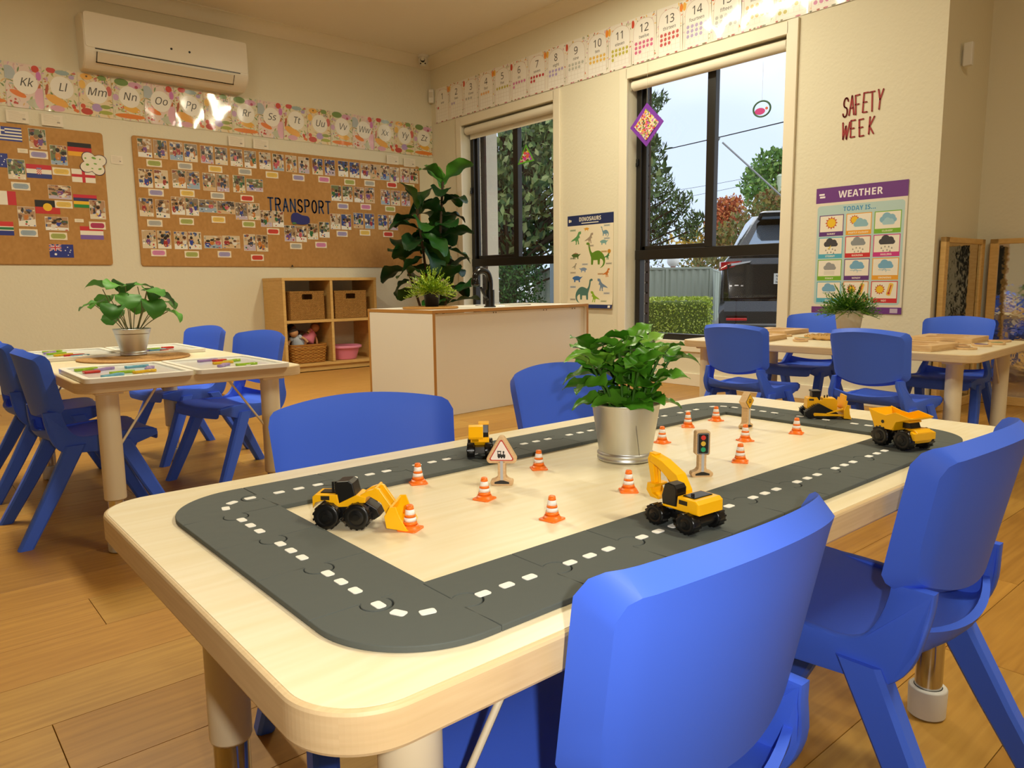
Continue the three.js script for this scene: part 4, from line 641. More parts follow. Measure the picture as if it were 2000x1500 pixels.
{ // traffic cones
  const proto = new THREE.Group(); const H = 0.0255;
  function cone(label, x, z, turn) {
    const t = thing('traffic_cone', label, 'traffic cone', [x, TT, z], turn, 'toy traffic cones on the table');
    const band = (a, b) => lathe([[0.0001, a * H], [mix(0.0084, 0.0034, a) , a * H], [mix(0.0084, 0.0034, b), b * H], [0.0001, b * H]], 20);
    const base = []; const sq = rrect(0.0215, 0.0215, 0.003); base.push(extr(sq, 0.0016, 0.0004, 4).rotateX(-PI / 2));
    base.push(lathe([[0.0105, 0.0012], [0.0092, 0.0024], [0.008, 0.0052], [0.0001, 0.0052]], 20));
    part('base', base, M.coneOrange, t); part('band', band(0.2, 0.36), M.coneOrange, t); part('white_band', band(0.36, 0.52), M.coneWhite, t); part('band', band(0.52, 0.63), M.coneOrange, t); part('white_band', band(0.63, 0.83), M.coneWhite, t); part('band', [band(0.83, 0.97), lathe([[0.0037, 0.97 * H], [0.003, H], [0.0001, H]], 16)], M.coneOrange, t);
    return t;
  }
  [[0.389, -0.616, 'touching the toy loader bucket'], [0.492, -0.758, 'behind the loader, near the back lane'], [0.510, -0.648, 'left of the railway sign, in front of it'], [0.650, -0.708, 'right of the railway sign, near the back lane'], [0.516, -0.542, 'in the middle front, nearest the near lane'], [0.655, -0.557, 'in front of the metal plant pot'], [0.897, -0.697, 'just right of the metal plant pot'], [1.028, -0.745, 'second to the right behind the traffic light'], [1.110, -0.745, 'farthest one, near the far corner of the track'], [0.876, -0.548, 'right of the traffic light, near the near lane'], [1.0, -0.618, 'in front of the yellow diamond sign'], [1.107, -0.592, 'rightmost one, below the toy bulldozer']].forEach(([x, z, w], i) => cone(`small orange and white toy traffic cone ${w}`, x, z, i * 0.7 + 0.5));
}
{ // wooden road signs: a flat beech profile with printed face
  const silver = S('#b9bcc0', 0.5), ink = S('#17140f', 0.5), redInk = S('#c23a2c', 0.5), paper = S('#f3e9e2', 0.5);
  const plate = (shape, d = 0.0004) => extr(shape, d, 0, 8);
  function sign(name, label, head, x, z, turn, topY) {
    const t = thing(name, label, 'toy sign', [x, TT, z], turn, 'wooden toy road signs');
    const s = new THREE.Shape(); s.moveTo(-0.011, 0); s.lineTo(0.011, 0); s.absarc(0.0105, 0.0035, 0.0035, -PI / 2, PI / 3, false); s.quadraticCurveTo(0.005, 0.008, 0.0048, 0.013); s.lineTo(0.0048, topY); s.lineTo(-0.0048, topY); s.lineTo(-0.0048, 0.013); s.quadraticCurveTo(-0.005, 0.008, -0.0123, 0.0065); s.absarc(-0.0105, 0.0035, 0.0035, PI * 0.7, PI * 1.5, false); s.closePath();
    part('post', uvBox(extr(s, 0.012, 0.001, 6).translate(0, 0, -0.006)), M.beech, t);
    part('head', uvBox(extr(head, 0.012, 0.0012, 8).translate(0, 0, -0.006)), M.beech, t);
    part('pole_stripe', plate(shapeOf([[-0.0017, 0.007], [0.0017, 0.007], [0.0017, topY], [-0.0017, topY]])), silver, t, [0, 0, 0.006]);
    part('base_print', plate(shapeOf([[-0.009, 0.0022], [0.009, 0.0022], [0.009, 0.0044], [0.002, 0.0066], [-0.002, 0.0066], [-0.009, 0.0044]])), ink, t, [0, 0, 0.006]);
    return t;
  }
  const rtri = (cx, cy, R, r) => { const s = new THREE.Shape(); for (let k = 0; k < 3; k++) { const a = PI / 2 + k * 2 * PI / 3; s.absarc(cx + Math.cos(a) * (R - r), cy + Math.sin(a) * (R - r), r, a - PI / 3, a + PI / 3, false); } s.closePath(); return s; };
  const a = sign('railway_sign', 'wooden toy triangle sign with a steam engine on it', rtri(0, 0.0405, 0.0205, 0.005), 0.565, -0.682, -0.78, 0.031);
  part('sign_face', plate(rtri(0, 0.0405, 0.0165, 0.002)), redInk, a, [0, 0, 0.006]); part('sign_field', plate(rtri(0, 0.0405, 0.0147, 0.0014)), paper, a, [0, 0, 0.0062]);
  const disc = (x, y, r) => cyl(r, r, 0.0004, 0, 0, 0, 12).rotateX(PI / 2).translate(x, y, 0);
  part('engine_print', [box(0.0095, 0.0032, 0.0004, 0, 0.0375, 0), box(0.0042, 0.004, 0.0004, -0.0026, 0.0408, 0), box(0.0052, 0.0008, 0.0004, -0.0026, 0.0431, 0), box(0.0012, 0.003, 0.0004, 0.0026, 0.0405, 0), disc(0.0026, 0.0423, 0.0011), disc(-0.003, 0.0356, 0.0012), disc(0.0002, 0.0356, 0.0012), disc(0.0034, 0.0356, 0.0012)], ink, a, [0, 0, 0.0068]);
  part('engine_window', box(0.0026, 0.0022, 0.0004, -0.0026, 0.0412, 0), paper, a, [0, 0, 0.0071]);
  const head = new THREE.Shape(rrect(0.0185, 0.031, 0.003).getPoints(6).map((p) => p.add(new THREE.Vector2(0, 0.0435))));
  const b = sign('traffic_light_sign', 'wooden toy traffic light showing red, yellow and green discs', head, 0.775, -0.54, -0.66, 0.03);
  const moved = (s) => new THREE.Shape(s.getPoints(6).map((p) => p.add(new THREE.Vector2(0, 0.043))));
  part('light_border', plate(moved(rrect(0.0148, 0.0268, 0.002))), ink, b, [0, 0, 0.006]); part('light_rim', plate(moved(rrect(0.0136, 0.0256, 0.0017))), silver, b, [0, 0, 0.0061]); part('light_field', plate(moved(rrect(0.0127, 0.0247, 0.0014))), ink, b, [0, 0, 0.0062]);
  for (const [y, c] of [[0.0508, '#e03a30'], [0.0432, '#e8bd3c'], [0.0356, '#2aa56c']]) part('lamp_disc', disc(0, y, 0.0031), S(c, 0.45), b, [0, 0, 0.0068]);
  const dia = (k) => shapeOf([[0, 0.046 + 0.0155 * k], [0.0155 * k, 0.046], [0, 0.046 - 0.0155 * k], [-0.0155 * k, 0.046]]);
  const c = sign('warning_diamond_sign', 'wooden toy diamond sign with a yellow face, seen nearly edge on', dia(1), 1.088, -0.672, 0.06, 0.034);
  part('sign_border', plate(dia(0.82)), ink, c, [0, 0, 0.006]); part('sign_face', plate(dia(0.76)), S('#e3aa22', 0.5), c, [0, 0, 0.0062]); part('sign_print', [box(0.008, 0.001, 0.0004, 0, 0.049, 0), box(0.0095, 0.001, 0.0004, 0, 0.0465, 0), box(0.008, 0.001, 0.0004, 0, 0.044, 0)], ink, c, [0, 0, 0.0068]);
}
// toy machines: forward is local +x
const wheelG = (r, w) => { const g = lathe([[0.0001, -w / 2], [r * 0.45, -w / 2], [r * 0.5, -w / 2 + 0.0012], [r * 0.62, -w / 2 + 0.0006], [r * 0.9, -w / 2], [r, -w / 2 + w * 0.22], [r, w / 2 - w * 0.22], [r * 0.9, w / 2], [r * 0.62, w / 2 - 0.0006], [r * 0.5, w / 2 - 0.0012], [r * 0.45, w / 2], [0.0001, w / 2]], 22).rotateX(PI / 2);
  const l = [g]; for (let k = 0; k < 14; k++) { const a = k * 2 * PI / 14; l.push(box(r * 0.16, r * 0.09, w * 0.92).rotateZ(a).translate(Math.cos(a + PI / 2) * r * 0.985, Math.sin(a + PI / 2) * r * 0.985, 0)); } return merge(l); };
function wheels(t, r, w, list) { const g = wheelG(r, w); for (const [x, z] of list) { const m = part('wheel', g, M.toyBlack, t, [x, r, z]); part('hub', cyl(r * 0.3, r * 0.24, w * 0.3).rotateX(PI / 2 * Math.sign(z)), M.toyBlack, m, [0, 0, Math.sign(z) * w * 0.42]); } }
const decalM = S('#2a2110', 0.5);
{ // wheel loader, bucket down
  const t = thing('toy_loader', 'yellow toy wheel loader with lowered bucket and black cab', 'toy loader', [0.352, TT, -0.672], -0.80);
  wheels(t, 0.0135, 0.0115, [[-0.019, 0.0145], [-0.019, -0.0145], [0.0125, 0.0145], [0.0125, -0.0145]]);
  part('chassis', prof([[-0.028, 0.010], [0.028, 0.008], [0.034, 0.012], [0.031, 0.019], [0.02, 0.026], [-0.028, 0.024]], 0.018), M.toyBlack, t);
  part('body', [prof([[-0.035, 0.020], [-0.032, 0.026], [-0.022, 0.0285], [-0.010, 0.0215], [0.008, 0.0225], [0.012, 0.0255], [0.02, 0.0265], [0.021, 0.032], [0.011, 0.0345], [-0.0075, 0.0255], [-0.009, 0.0345], [-0.032, 0.0345], [-0.035, 0.032]], 0.024)], M.toyYellow, t);
  part('bonnet_vent', box(0.016, 0.001, 0.012, -0.02, 0.035, 0), M.toyBlack, t); part('decal', box(0.009, 0.0042, 0.0004, -0.0215, 0.031, 0.0122), decalM, t);
  part('cab', prof([[-0.010, 0.024], [0.006, 0.024], [0.0105, 0.030], [0.007, 0.046], [0.003, 0.0485], [-0.009, 0.0475], [-0.012, 0.044]], 0.021, 0.001), M.toyBlack, t);
  part('exhaust', [cyl(0.0012, 0.0012, 0.012, -0.0155, 0.04, 0.004), cyl(0.0012, 0.0012, 0.010, -0.0155, 0.039, -0.004)], M.toyBlack, t);
  for (const z of [0.0085, -0.0085]) part('arm', prof([[0.010, 0.031], [0.022, 0.0385], [0.031, 0.0415], [0.035, 0.040], [0.047, 0.022], [0.046, 0.014], [0.041, 0.013], [0.036, 0.026], [0.024, 0.033], [0.012, 0.028]], 0.0042), M.toyYellow, t, [0, 0, z]);
  part('arm_tie', [cyl(0.0018, 0.0018, 0.024, 0, 0, 0, 12).rotateX(PI / 2).translate(0.0305, 0.0405, 0), box(0.006, 0.003, 0.014, 0.028, 0.037, 0)], M.toyYellow, t);
  const bk = part('bucket', [prof([[0.044, 0.004], [0.066, 0.0008], [0.0665, 0.002], [0.048, 0.0065], [0.0455, 0.014], [0.049, 0.024], [0.0475, 0.0255], [0.042, 0.016]], 0.045), prof([[0.044, 0.004], [0.066, 0.0008], [0.058, 0.015], [0.054, 0.026], [0.0475, 0.0255], [0.042, 0.016]], 0.0016).translate(0, 0, 0.0222), prof([[0.044, 0.004], [0.066, 0.0008], [0.058, 0.015], [0.054, 0.026], [0.0475, 0.0255], [0.042, 0.016]], 0.0016).translate(0, 0, -0.0222)], M.toyYellow, t);
}
{ // wheeled excavator
  const t = thing('toy_excavator', 'yellow toy wheeled excavator with folded arm at the near lane', 'toy excavator', [0.590, RT_Y, -0.427], 1.5);
  wheels(t, 0.0105, 0.0105, [[0.019, 0.0165], [0.019, -0.0165], [-0.016, 0.0165], [-0.016, -0.0165]]);
  part('chassis', [prof([[-0.022, 0.008], [0.024, 0.008], [0.021, 0.0165], [-0.019, 0.0165]], 0.02), cyl(0.007, 0.007, 0.026, 0, 0, 0, 16).rotateX(PI / 2).translate(-0.016, 0.0105, 0), cyl(0.007, 0.007, 0.026, 0, 0, 0, 16).rotateX(PI / 2).translate(0.019, 0.0105, 0), cyl(0.012, 0.012, 0.005, 0, 0.0175, 0)], M.toyBlack, t);
  const u = part('upper_body', [prof([[-0.0265, 0.020], [0.014, 0.020], [0.014, 0.0225], [-0.002, 0.0235], [-0.003, 0.034], [-0.023, 0.034], [-0.0265, 0.031]], 0.033, 0.0015)], M.toyYellow, t);
  part('engine_cover', rbox(0.013, 0.0012, 0.024, 0.0005, -0.012, 0.0345, 0), M.toyBlack, t); part('exhaust', cyl(0.0015, 0.0015, 0.004, -0.014, 0.0365, -0.009), M.toyBlack, t); part('decal', box(0.009, 0.0042, 0.0004, -0.010, 0.0295, -0.0168), decalM, t);
  part('cab', prof([[-0.0015, 0.0225], [0.014, 0.0225], [0.015, 0.031], [0.0115, 0.0435], [0.008, 0.0455], [0.0005, 0.0445], [-0.002, 0.041]], 0.0135, 0.001), M.toyBlack, t, [0, 0, -0.0095]);
  part('boom', [prof([[0.003, 0.022], [0.011, 0.022], [0.019, 0.040], [0.034, 0.052], [0.045, 0.057], [0.043, 0.064], [0.030, 0.060], [0.012, 0.049], [0.004, 0.034]], 0.0125)], M.toyYellow, t, [0, 0, 0.006]);
  part('boom_ram', tube([[0.018, 0.030, 0.006], [0.034, 0.053, 0.006]], 0.0018, 3, 8), M.toyAmber, t);
  part('stick', prof([[0.039, 0.065], [0.047, 0.0655], [0.0495, 0.058], [0.044, 0.028], [0.039, 0.028], [0.0425, 0.054]], 0.007), M.toyYellow, t, [0, 0, 0.006]);
  part('stick_ram', tube([[0.038, 0.052, 0.006], [0.0375, 0.034, 0.006]], 0.0014, 3, 8), M.toyYellow, t);
  part('bucket', [prof([[0.035, 0.034], [0.045, 0.034], [0.046, 0.026], [0.041, 0.0195], [0.031, 0.019], [0.034, 0.022], [0.039, 0.024], [0.041, 0.029], [0.036, 0.031]], 0.017)], M.toyYellow, t, [0, 0, 0.006]);
  t.scale.set(1.12, 0.98, 1.12);
}
{ // dump truck, tray level
  const t = thing('toy_dump_truck', 'yellow toy dump truck with black wheels at the near right corner', 'toy truck', [1.105, RT_Y, -0.430], -1.9);
  wheels(t, 0.0145, 0.0125, [[0.020, 0.018], [0.020, -0.018], [-0.018, 0.018], [-0.018, -0.018]]);
  part('chassis', prof([[-0.028, 0.010], [0.028, 0.010], [0.028, 0.020], [-0.028, 0.020]], 0.023), M.toyBlack, t);
  part('cab_body', [prof([[0.006, 0.0185], [0.012, 0.023], [0.018, 0.0305], [0.032, 0.0305], [0.037, 0.027], [0.037, 0.016], [0.034, 0.0115], [0.030, 0.0115], [0.030, 0.016], [0.012, 0.017]], 0.03), prof([[0.03, 0.0165], [0.0375, 0.0165], [0.0375, 0.026], [0.03, 0.028]], 0.041)], M.toyYellow, t);
  part('cab', prof([[0.008, 0.0295], [0.023, 0.0295], [0.019, 0.0385], [0.008, 0.0385]], 0.019), M.toyBlack, t);
  part('cab_roof', rbox(0.016, 0.003, 0.024, 0.001, 0.013, 0.0395, 0), M.toyYellow, t);
  const side = [[-0.040, 0.052], [-0.028, 0.026], [0.002, 0.026], [0.008, 0.038], [0.030, 0.0455], [0.031, 0.047], [0.006, 0.052], [-0.01, 0.046], [-0.022, 0.0475]];
  part('tray', [prof(side, 0.002).translate(0, 0, 0.022), prof(side, 0.002).translate(0, 0, -0.022), prof([[-0.040, 0.0505], [-0.029, 0.0255], [0.003, 0.0255], [0.007, 0.0375], [0.030, 0.0445], [0.030, 0.0465], [0.005, 0.0400], [0.001, 0.028], [-0.028, 0.028], [-0.0385, 0.0515]], 0.044)], M.toyYellow, t);
  part('decal', cyl(0.0025, 0.0025, 0.0004, 0, 0, 0, 12).rotateX(PI / 2).translate(-0.014, 0.036, 0.0233), decalM, t);
}
{ // tracked bulldozer
  const t = thing('toy_bulldozer', 'yellow toy bulldozer with black tracks and front blade', 'toy bulldozer', [1.250, RT_Y, -0.62], -0.84);
  const track = [[-0.036, 0.006], [-0.030, 0.0006], [0.014, 0.0006], [0.021, 0.005], [0.019, 0.010], [-0.010, 0.0255], [-0.017, 0.0255], [-0.036, 0.012]];
  for (const z of [0.0165, -0.0165]) { const tk = part('track', prof(track, 0.0105, 0.001), M.toyBlack, t, [0, 0, z]); const l = []; for (let k = 0; k < 12; k++) { const f = k / 12, x = mix(-0.013, 0.019, f), y = mix(0.0258, 0.0095, f); l.push(box(0.0011, 0.0016, 0.0102).rotateZ(-0.5).translate(x, y, 0)); } for (let k = 0; k < 7; k++) { const f = k / 7; l.push(box(0.0011, 0.0016, 0.0102).rotateZ(0.6).translate(mix(-0.036, -0.018, f), mix(0.0125, 0.0255, f), 0)); } part('grousers', l, M.toyBlack, tk); }
  part('body', [prof([[-0.031, 0.017], [-0.030, 0.034], [-0.027, 0.036], [-0.014, 0.036], [-0.011, 0.031], [-0.006, 0.031], [-0.004, 0.0345], [0.016, 0.0345], [0.020, 0.030], [0.020, 0.012], [-0.028, 0.012]], 0.022)], M.toyYellow, t);
  part('cab', prof([[-0.022, 0.034], [-0.0085, 0.029], [-0.0085, 0.0445], [-0.022, 0.0455]], 0.018), M.toyBlack, t); part('cab_roof', rbox(0.016, 0.0035, 0.02, 0.001, -0.0155, 0.046, 0), M.toyBlack, t);
  part('exhaust', [cyl(0.0012, 0.0012, 0.005, 0.0, 0.0365, 0.003), cyl(0.0012, 0.0012, 0.005, 0.006, 0.0365, -0.002)], M.toyBlack, t); part('decal', box(0.008, 0.0032, 0.0004, -0.0235, 0.032, 0.0112), decalM, t);
  for (const z of [0.023, -0.023]) part('push_arm', [prof([[-0.020, 0.0055], [0.028, 0.0055], [0.028, 0.0085], [-0.020, 0.0105]], 0.003), prof([[0.000, 0.0085], [0.026, 0.0165], [0.026, 0.0195], [-0.001, 0.0105]], 0.003), cyl(0.0026, 0.0026, 0.0034, 0, 0, 0, 12).rotateX(PI / 2).translate(-0.020, 0.008, 0)], M.toyYellow, t, [0, 0, z]);
  part('blade', [prof([[0.027, 0.003], [0.038, 0.0006], [0.038, 0.002], [0.0325, 0.008], [0.031, 0.018], [0.033, 0.032], [0.0305, 0.033], [0.027, 0.018]], 0.050), prof([[0.027, 0.002], [0.040, 0.0006], [0.0365, 0.010], [0.035, 0.025], [0.0305, 0.026], [0.026, 0.016]], 0.004).translate(0, 0, 0.025), prof([[0.027, 0.002], [0.040, 0.0006], [0.0365, 0.010], [0.035, 0.025], [0.0305, 0.026], [0.026, 0.016]], 0.004).translate(0, 0, -0.025), prof([[0.0295, 0.028], [0.033, 0.028], [0.034, 0.040], [0.0315, 0.040]], 0.030)], M.toyYellow, t);
  part('lift_ram', tube([[0.012, 0.026, 0.008], [0.030, 0.016, 0.008]], 0.0015, 3, 8), M.toyAmber, t);
}
{ // small digger seen end on, bucket raised
  const t = thing('toy_digger', 'yellow toy digger with raised bucket behind the railway sign', 'toy digger', [0.628, RT_Y, -0.806], -2.25);
  wheels(t, 0.0105, 0.0105, [[0.016, 0.0125], [0.016, -0.0125], [-0.015, 0.0125], [-0.015, -0.0125]]);
  part('chassis', prof([[-0.022, 0.008], [0.022, 0.008], [0.022, 0.0165], [-0.022, 0.0165]], 0.014), M.toyBlack, t);
  part('body', prof([[-0.026, 0.016], [0.008, 0.0165], [0.011, 0.021], [0.008, 0.027], [-0.024, 0.028], [-0.026, 0.025]], 0.026), M.toyYellow, t);
  part('cab', prof([[-0.012, 0.026], [0.006, 0.026], [0.008, 0.034], [0.005, 0.0445], [-0.012, 0.0445]], 0.013), M.toyBlack, t, [0, 0, -0.0055]); part('cab_roof', rbox(0.02, 0.002, 0.015, 0.0008, -0.003, 0.0455, -0.0055), M.toyYellow, t);
  part('arm', [prof([[0.004, 0.022], [0.012, 0.022], [0.022, 0.030], [0.030, 0.040], [0.026, 0.044], [0.014, 0.036], [0.004, 0.031]], 0.009)], M.toyYellow, t, [0, 0, 0.006]); part('arm_pin', box(0.004, 0.006, 0.0095, 0.016, 0.030, 0.006), M.toyBlack, t);
  part('bucket', [prof([[0.022, 0.034], [0.034, 0.030], [0.036, 0.033], [0.028, 0.046], [0.020, 0.0475], [0.0195, 0.046], [0.026, 0.044], [0.032, 0.0345], [0.023, 0.037]], 0.020)], M.toyYellow, t, [0, 0, 0.005]);
}
// ---------------------------------------------------------------- plants
const bucket = (R, r, h) => lathe([[0.0001, 0.002], [r * 0.93, 0.002], [r * 0.95, 0], [r * 1.02, 0.0015], [r * 1.035, h * 0.03], [r * 1.03, h * 0.055], [r * 1.0, h * 0.075], [r * 1.03, h * 0.10], [r * 1.035, h * 0.125], [r * 0.985, h * 0.15], [r * 0.975, h * 0.165], [R * 0.985, h * 0.955], [R, h * 0.965], [R * 1.015, h * 0.985], [R, h], [R * 0.975, h * 0.99], [R * 0.96, h * 0.955], [R * 0.93, h * 0.8], [0.0001, h * 0.8]], 48);
// leaf blade along +y from its base, cupped along the midrib, curling at the tip
function leafGeo(l, w, o = {}) {
  const cup = o.cup ?? 0.25, curl = o.curl ?? 0.3, shp = o.shape ?? ((v) => Math.sin(PI * v ** 0.8) ** 0.8), teeth = o.teeth ?? 0, nv = o.nv ?? 10, nu = 6;
  return gridGeo((u, v) => { const s = u * 2 - 1, ww = shp(v) * w / 2 * (1 + (teeth && Math.abs(s) > 0.9 ? teeth * (Math.round(v * nv) % 2 ? 1 : -1) : 0)), rib = Math.abs(s);
    const a = curl * v * v; return [s * ww, l * v * Math.cos(a * 0.7), cup * ww * rib ** 1.3 - l * v * Math.sin(a) * 0.6 + (o.ripple ?? 0) * w * Math.sin(v * 14 + s * 2) * rib * 0.12]; }, nu, nv);
}
// turns a leaf so that its length follows dir and its face looks up
function leafAt(t, geo, mat, p, dir, roll = 0, sc = 1) {
  const y = dir.clone().normalize(); let z = V(0, 1, 0).addScaledVector(y, -y.y); if (z.length() < 0.05) z = V(0.3, 0, 1); z.normalize().applyAxisAngle(y, roll); const x = y.clone().cross(z);
  const m = part('leaf', geo, mat, t); m.quaternion.setFromRotationMatrix(new THREE.Matrix4().makeBasis(x, y, z)); m.position.copy(p); m.scale.setScalar(sc); return m;
}
{ // the table plant: toothed glossy leaves in whorls on upright stems, in a galvanised bucket
  const t = thing('potted_plant', 'leafy green plant in a galvanised bucket on the front table', 'potted plant', [0.778, TT, -0.668]);
  const pot = part('bucket', bucket(0.0475, 0.038, 0.081), M.galv, t); part('seam', box(0.0006, 0.066, 0.0012).rotateX(0.0), S('#8d8d8a', 0.4, { metalness: 1 }), pot, [-0.0215, 0.047, 0.0378], [-0.12, -0.5, 0.03]);
  part('soil', cyl(0.043, 0.043, 0.004, 0, 0.066, 0), S('#2c2118', 0.95), t);
  seed = 4242; const gs = [0, 1, 2, 3].map((k) => leafGeo(0.058, 0.043, { teeth: 0.05, nv: 14, cup: 0.22 + 0.08 * k, curl: 0.15 + 0.2 * k, ripple: 0.6, shape: (v) => Math.sin(PI * v ** 0.75) ** 0.75 }));
  const stemM = S('#3f6b22', 0.5);
  for (let k = 0; k < 11; k++) {
    const a = k * 2.4 + 0.3, r = k === 0 ? 0.004 : 0.012 + 0.024 * Math.sqrt(k / 11), lean = r * 0.85, h = 0.092 - r * 0.62 + rr(-0.01, 0.012), b = V(Math.cos(a) * r * 0.75, 0.064, Math.sin(a) * r * 0.75), tip = V(Math.cos(a) * (r + lean), 0.064 + h, Math.sin(a) * (r + lean));
    part('stem', tube([b.toArray(), [mix(b.x, tip.x, 0.4), mix(b.y, tip.y, 0.5), mix(b.z, tip.z, 0.4)], tip.toArray()], 0.0018, 6, 6), stemM, t);
    for (let w = 0; w < 3; w++) { const f = [0.25, 0.62, 1][w], p = V(mix(b.x, tip.x, f), mix(b.y, tip.y, f), mix(b.z, tip.z, f)), n = w === 2 ? 4 : 2, a0 = rr(0, 6);
      for (let q = 0; q < n; q++) { const aa = a0 + q * 2 * PI / n + rr(-0.3, 0.3), el = [rr(-0.1, 0.35), rr(0.0, 0.5), rr(0.25, 0.85)][w]; if (w === 0 && rnd() < 0.25) continue;
        leafAt(t, gs[Math.floor(rnd() * 4)], M.leaf[[2, 0, 0, 1, 1, 3][Math.floor(rnd() * (w === 2 ? 6 : 4))]], p, V(Math.cos(aa) * Math.cos(el), Math.sin(el), Math.sin(aa) * Math.cos(el)), rr(-0.5, 0.5), rr(0.75, 1.05) * (w === 2 ? 0.85 : 1)); } }
  }
}
{ // round-leaved plant on the left table
  const t = thing('potted_plant', 'round-leaved plant on thin stems in a metal bucket on the left table', 'potted plant', [0.69, TT + 0.006, -2.90]);
  part('bucket', bucket(0.062, 0.043, 0.095), M.galv, t); part('soil', cyl(0.054, 0.054, 0.004, 0, 0.078, 0), S('#2c2118', 0.95), t);
  seed = 99; const round = (k) => leafGeo(0.086, 0.096, { shape: (v) => Math.sqrt(Math.max(0, 1 - (2 * v - 1) ** 2)) * 1, cup: 0.15 + 0.1 * k, curl: 0.5 + 0.3 * k, nv: 12, ripple: 0.3 }); const gs = [0, 1, 2].map(round), sm = S('#6a6a3c', 0.6);
  for (let k = 0; k < 17; k++) { const a = k * 2.399, ring = k / 17, r = 0.03 + 0.105 * Math.sqrt(ring), h = 0.25 - 0.105 * ring + rr(-0.014, 0.014), p = V(Math.cos(a) * r, h, Math.sin(a) * r);
    part('stem', tube([[Math.cos(a) * 0.018, 0.078, Math.sin(a) * 0.018], [Math.cos(a) * (0.03 + r * 0.3), mix(0.078, h, 0.55), Math.sin(a) * (0.03 + r * 0.3)], p.toArray()], 0.0016, 8, 6), sm, t);
    const el = rr(-0.5, 0.15) + (k < 5 ? 0.4 : 0); leafAt(t, gs[k % 3], M.pilea[k % 3], p.clone().add(V(-Math.cos(a) * 0.012, 0.004, -Math.sin(a) * 0.012)), V(Math.cos(a) * Math.cos(el), Math.sin(el), Math.sin(a) * Math.cos(el)), rr(-0.3, 0.3), rr(0.72, 1.0)); }
}
{ // fiddle-leaf fig in the corner behind the sink
  const t = thing('fig_tree', 'tall dark fiddle-leaf fig standing in the corner behind the sink unit', 'plant', [3.72, 0, -5.42]);
  part('planter', lathe([[0.0001, 0], [0.13, 0], [0.15, 0.26], [0.155, 0.27], [0.14, 0.27], [0.135, 0.24], [0.0001, 0.24]]), S('#3a332c', 0.6), t); part('soil', cyl(0.135, 0.135, 0.01, 0, 0.235, 0), S('#2c2118', 0.95), t);
  seed = 1234; const fid = (k) => leafGeo(0.31, 0.225, { nv: 12, cup: 0.22 + 0.08 * k, curl: 0.25 + 0.25 * k, ripple: 0.5, shape: (v) => (0.42 + 0.58 * THREE.MathUtils.smoothstep(v, 0.15, 0.7)) * Math.sin(PI * Math.min(1, v * 0.96 + 0.03)) ** 0.45 }); const gs = [0, 1, 2].map(fid);
  for (const [dx, dz, h, b, n] of [[0.05, 0.08, 1.62, 0.15, 15], [-0.16, 0.12, 1.36, -0.2, 15], [0.14, -0.10, 1.18, 0.35, 12], [-0.08, -0.14, 1.0, -0.5, 10], [0.02, 0.16, 0.8, 0.3, 9]]) {
    const tip = V(dx + b * 0.25, h, dz); part('trunk', tube([[dx * 0.25, 0.22, dz * 0.25], [dx * 0.7, h * 0.55, dz * 0.8], tip.toArray()], 0.011, 14, 8), M.bark, t);
    for (let k = 0; k < n; k++) { const f = mix(0.42, 1, k / (n - 1)), a = k * 2.4 + dx * 20, p = V(mix(dx * 0.7, tip.x, f), mix(h * 0.5, h, f), mix(dz * 0.8, tip.z, f)), el = k > n - 4 ? rr(0.6, 1.2) : rr(-0.5, 0.5); leafAt(t, gs[k % 3], M.figLeaf[k > n - 4 && h > 1.5 ? 3 : k % 3], p, V(Math.cos(a) * Math.cos(el), Math.sin(el), Math.sin(a) * Math.cos(el)), rr(-0.6, 0.6), rr(0.72, 1.08)); }
  }
}
// small artificial ferns: many short needles, one mass of foliage
function fern(name, label, p, pot, colours, H, R, n, sd) {
  const t = thing(name, label, 'potted plant', p); pot(t); seed = sd; const ml = [[], [], []];
  for (let k = 0; k < n; k++) { const a = k * 2.399, e = mix(1.45, 0.05, Math.sqrt(k / n)), L = H * rr(0.75, 1.05) * mix(1, R / H, 1 - e / 1.45), d = V(Math.cos(a) * Math.cos(e), Math.sin(e), Math.sin(a) * Math.cos(e)), pts = [0, 0.35, 0.7, 1].map((f) => V(0, 0, 0).addScaledVector(d, L * f).add(V(0, 0.03 * H * f - 0.25 * L * f * f * Math.cos(e), 0)));
    ml[k % 3].push(tube(pts.map((q) => q.toArray()), 0.0008 * H / 0.1, 4, 3));
    for (let q = 0; q < 12; q++) { const f = 0.25 + 0.75 * q / 11, b = new THREE.CatmullRomCurve3(pts).getPoint(f), az = a + (q % 2 ? 1 : -1) * rr(0.6, 1.3), el = e * 0.6 + rr(-0.1, 0.6), l = 0.2 * H * rr(0.7, 1.1) * (1.15 - 0.6 * f), w = l * 0.2, dd = V(Math.cos(az) * Math.cos(el), Math.sin(el), Math.sin(az) * Math.cos(el)), sd2 = dd.clone().cross(V(0, 1, 0)).normalize().multiplyScalar(w), g = new THREE.BufferGeometry(), m1 = b.clone().addScaledVector(dd, l * 0.5), tp = b.clone().addScaledVector(dd, l);
      g.setAttribute('position', new THREE.Float32BufferAttribute([...b.toArray(), ...m1.clone().add(sd2).toArray(), ...tp.toArray(), ...b.toArray(), ...tp.toArray(), ...m1.clone().sub(sd2).toArray()], 3)); g.computeVertexNormals(); ml[k % 3].push(g); } }
  ml.forEach((l, i) => { const m = part('foliage', l, S(colours[i], 0.5), t, [0, pot.top, 0]); m.userData.kind = 'stuff'; });
}
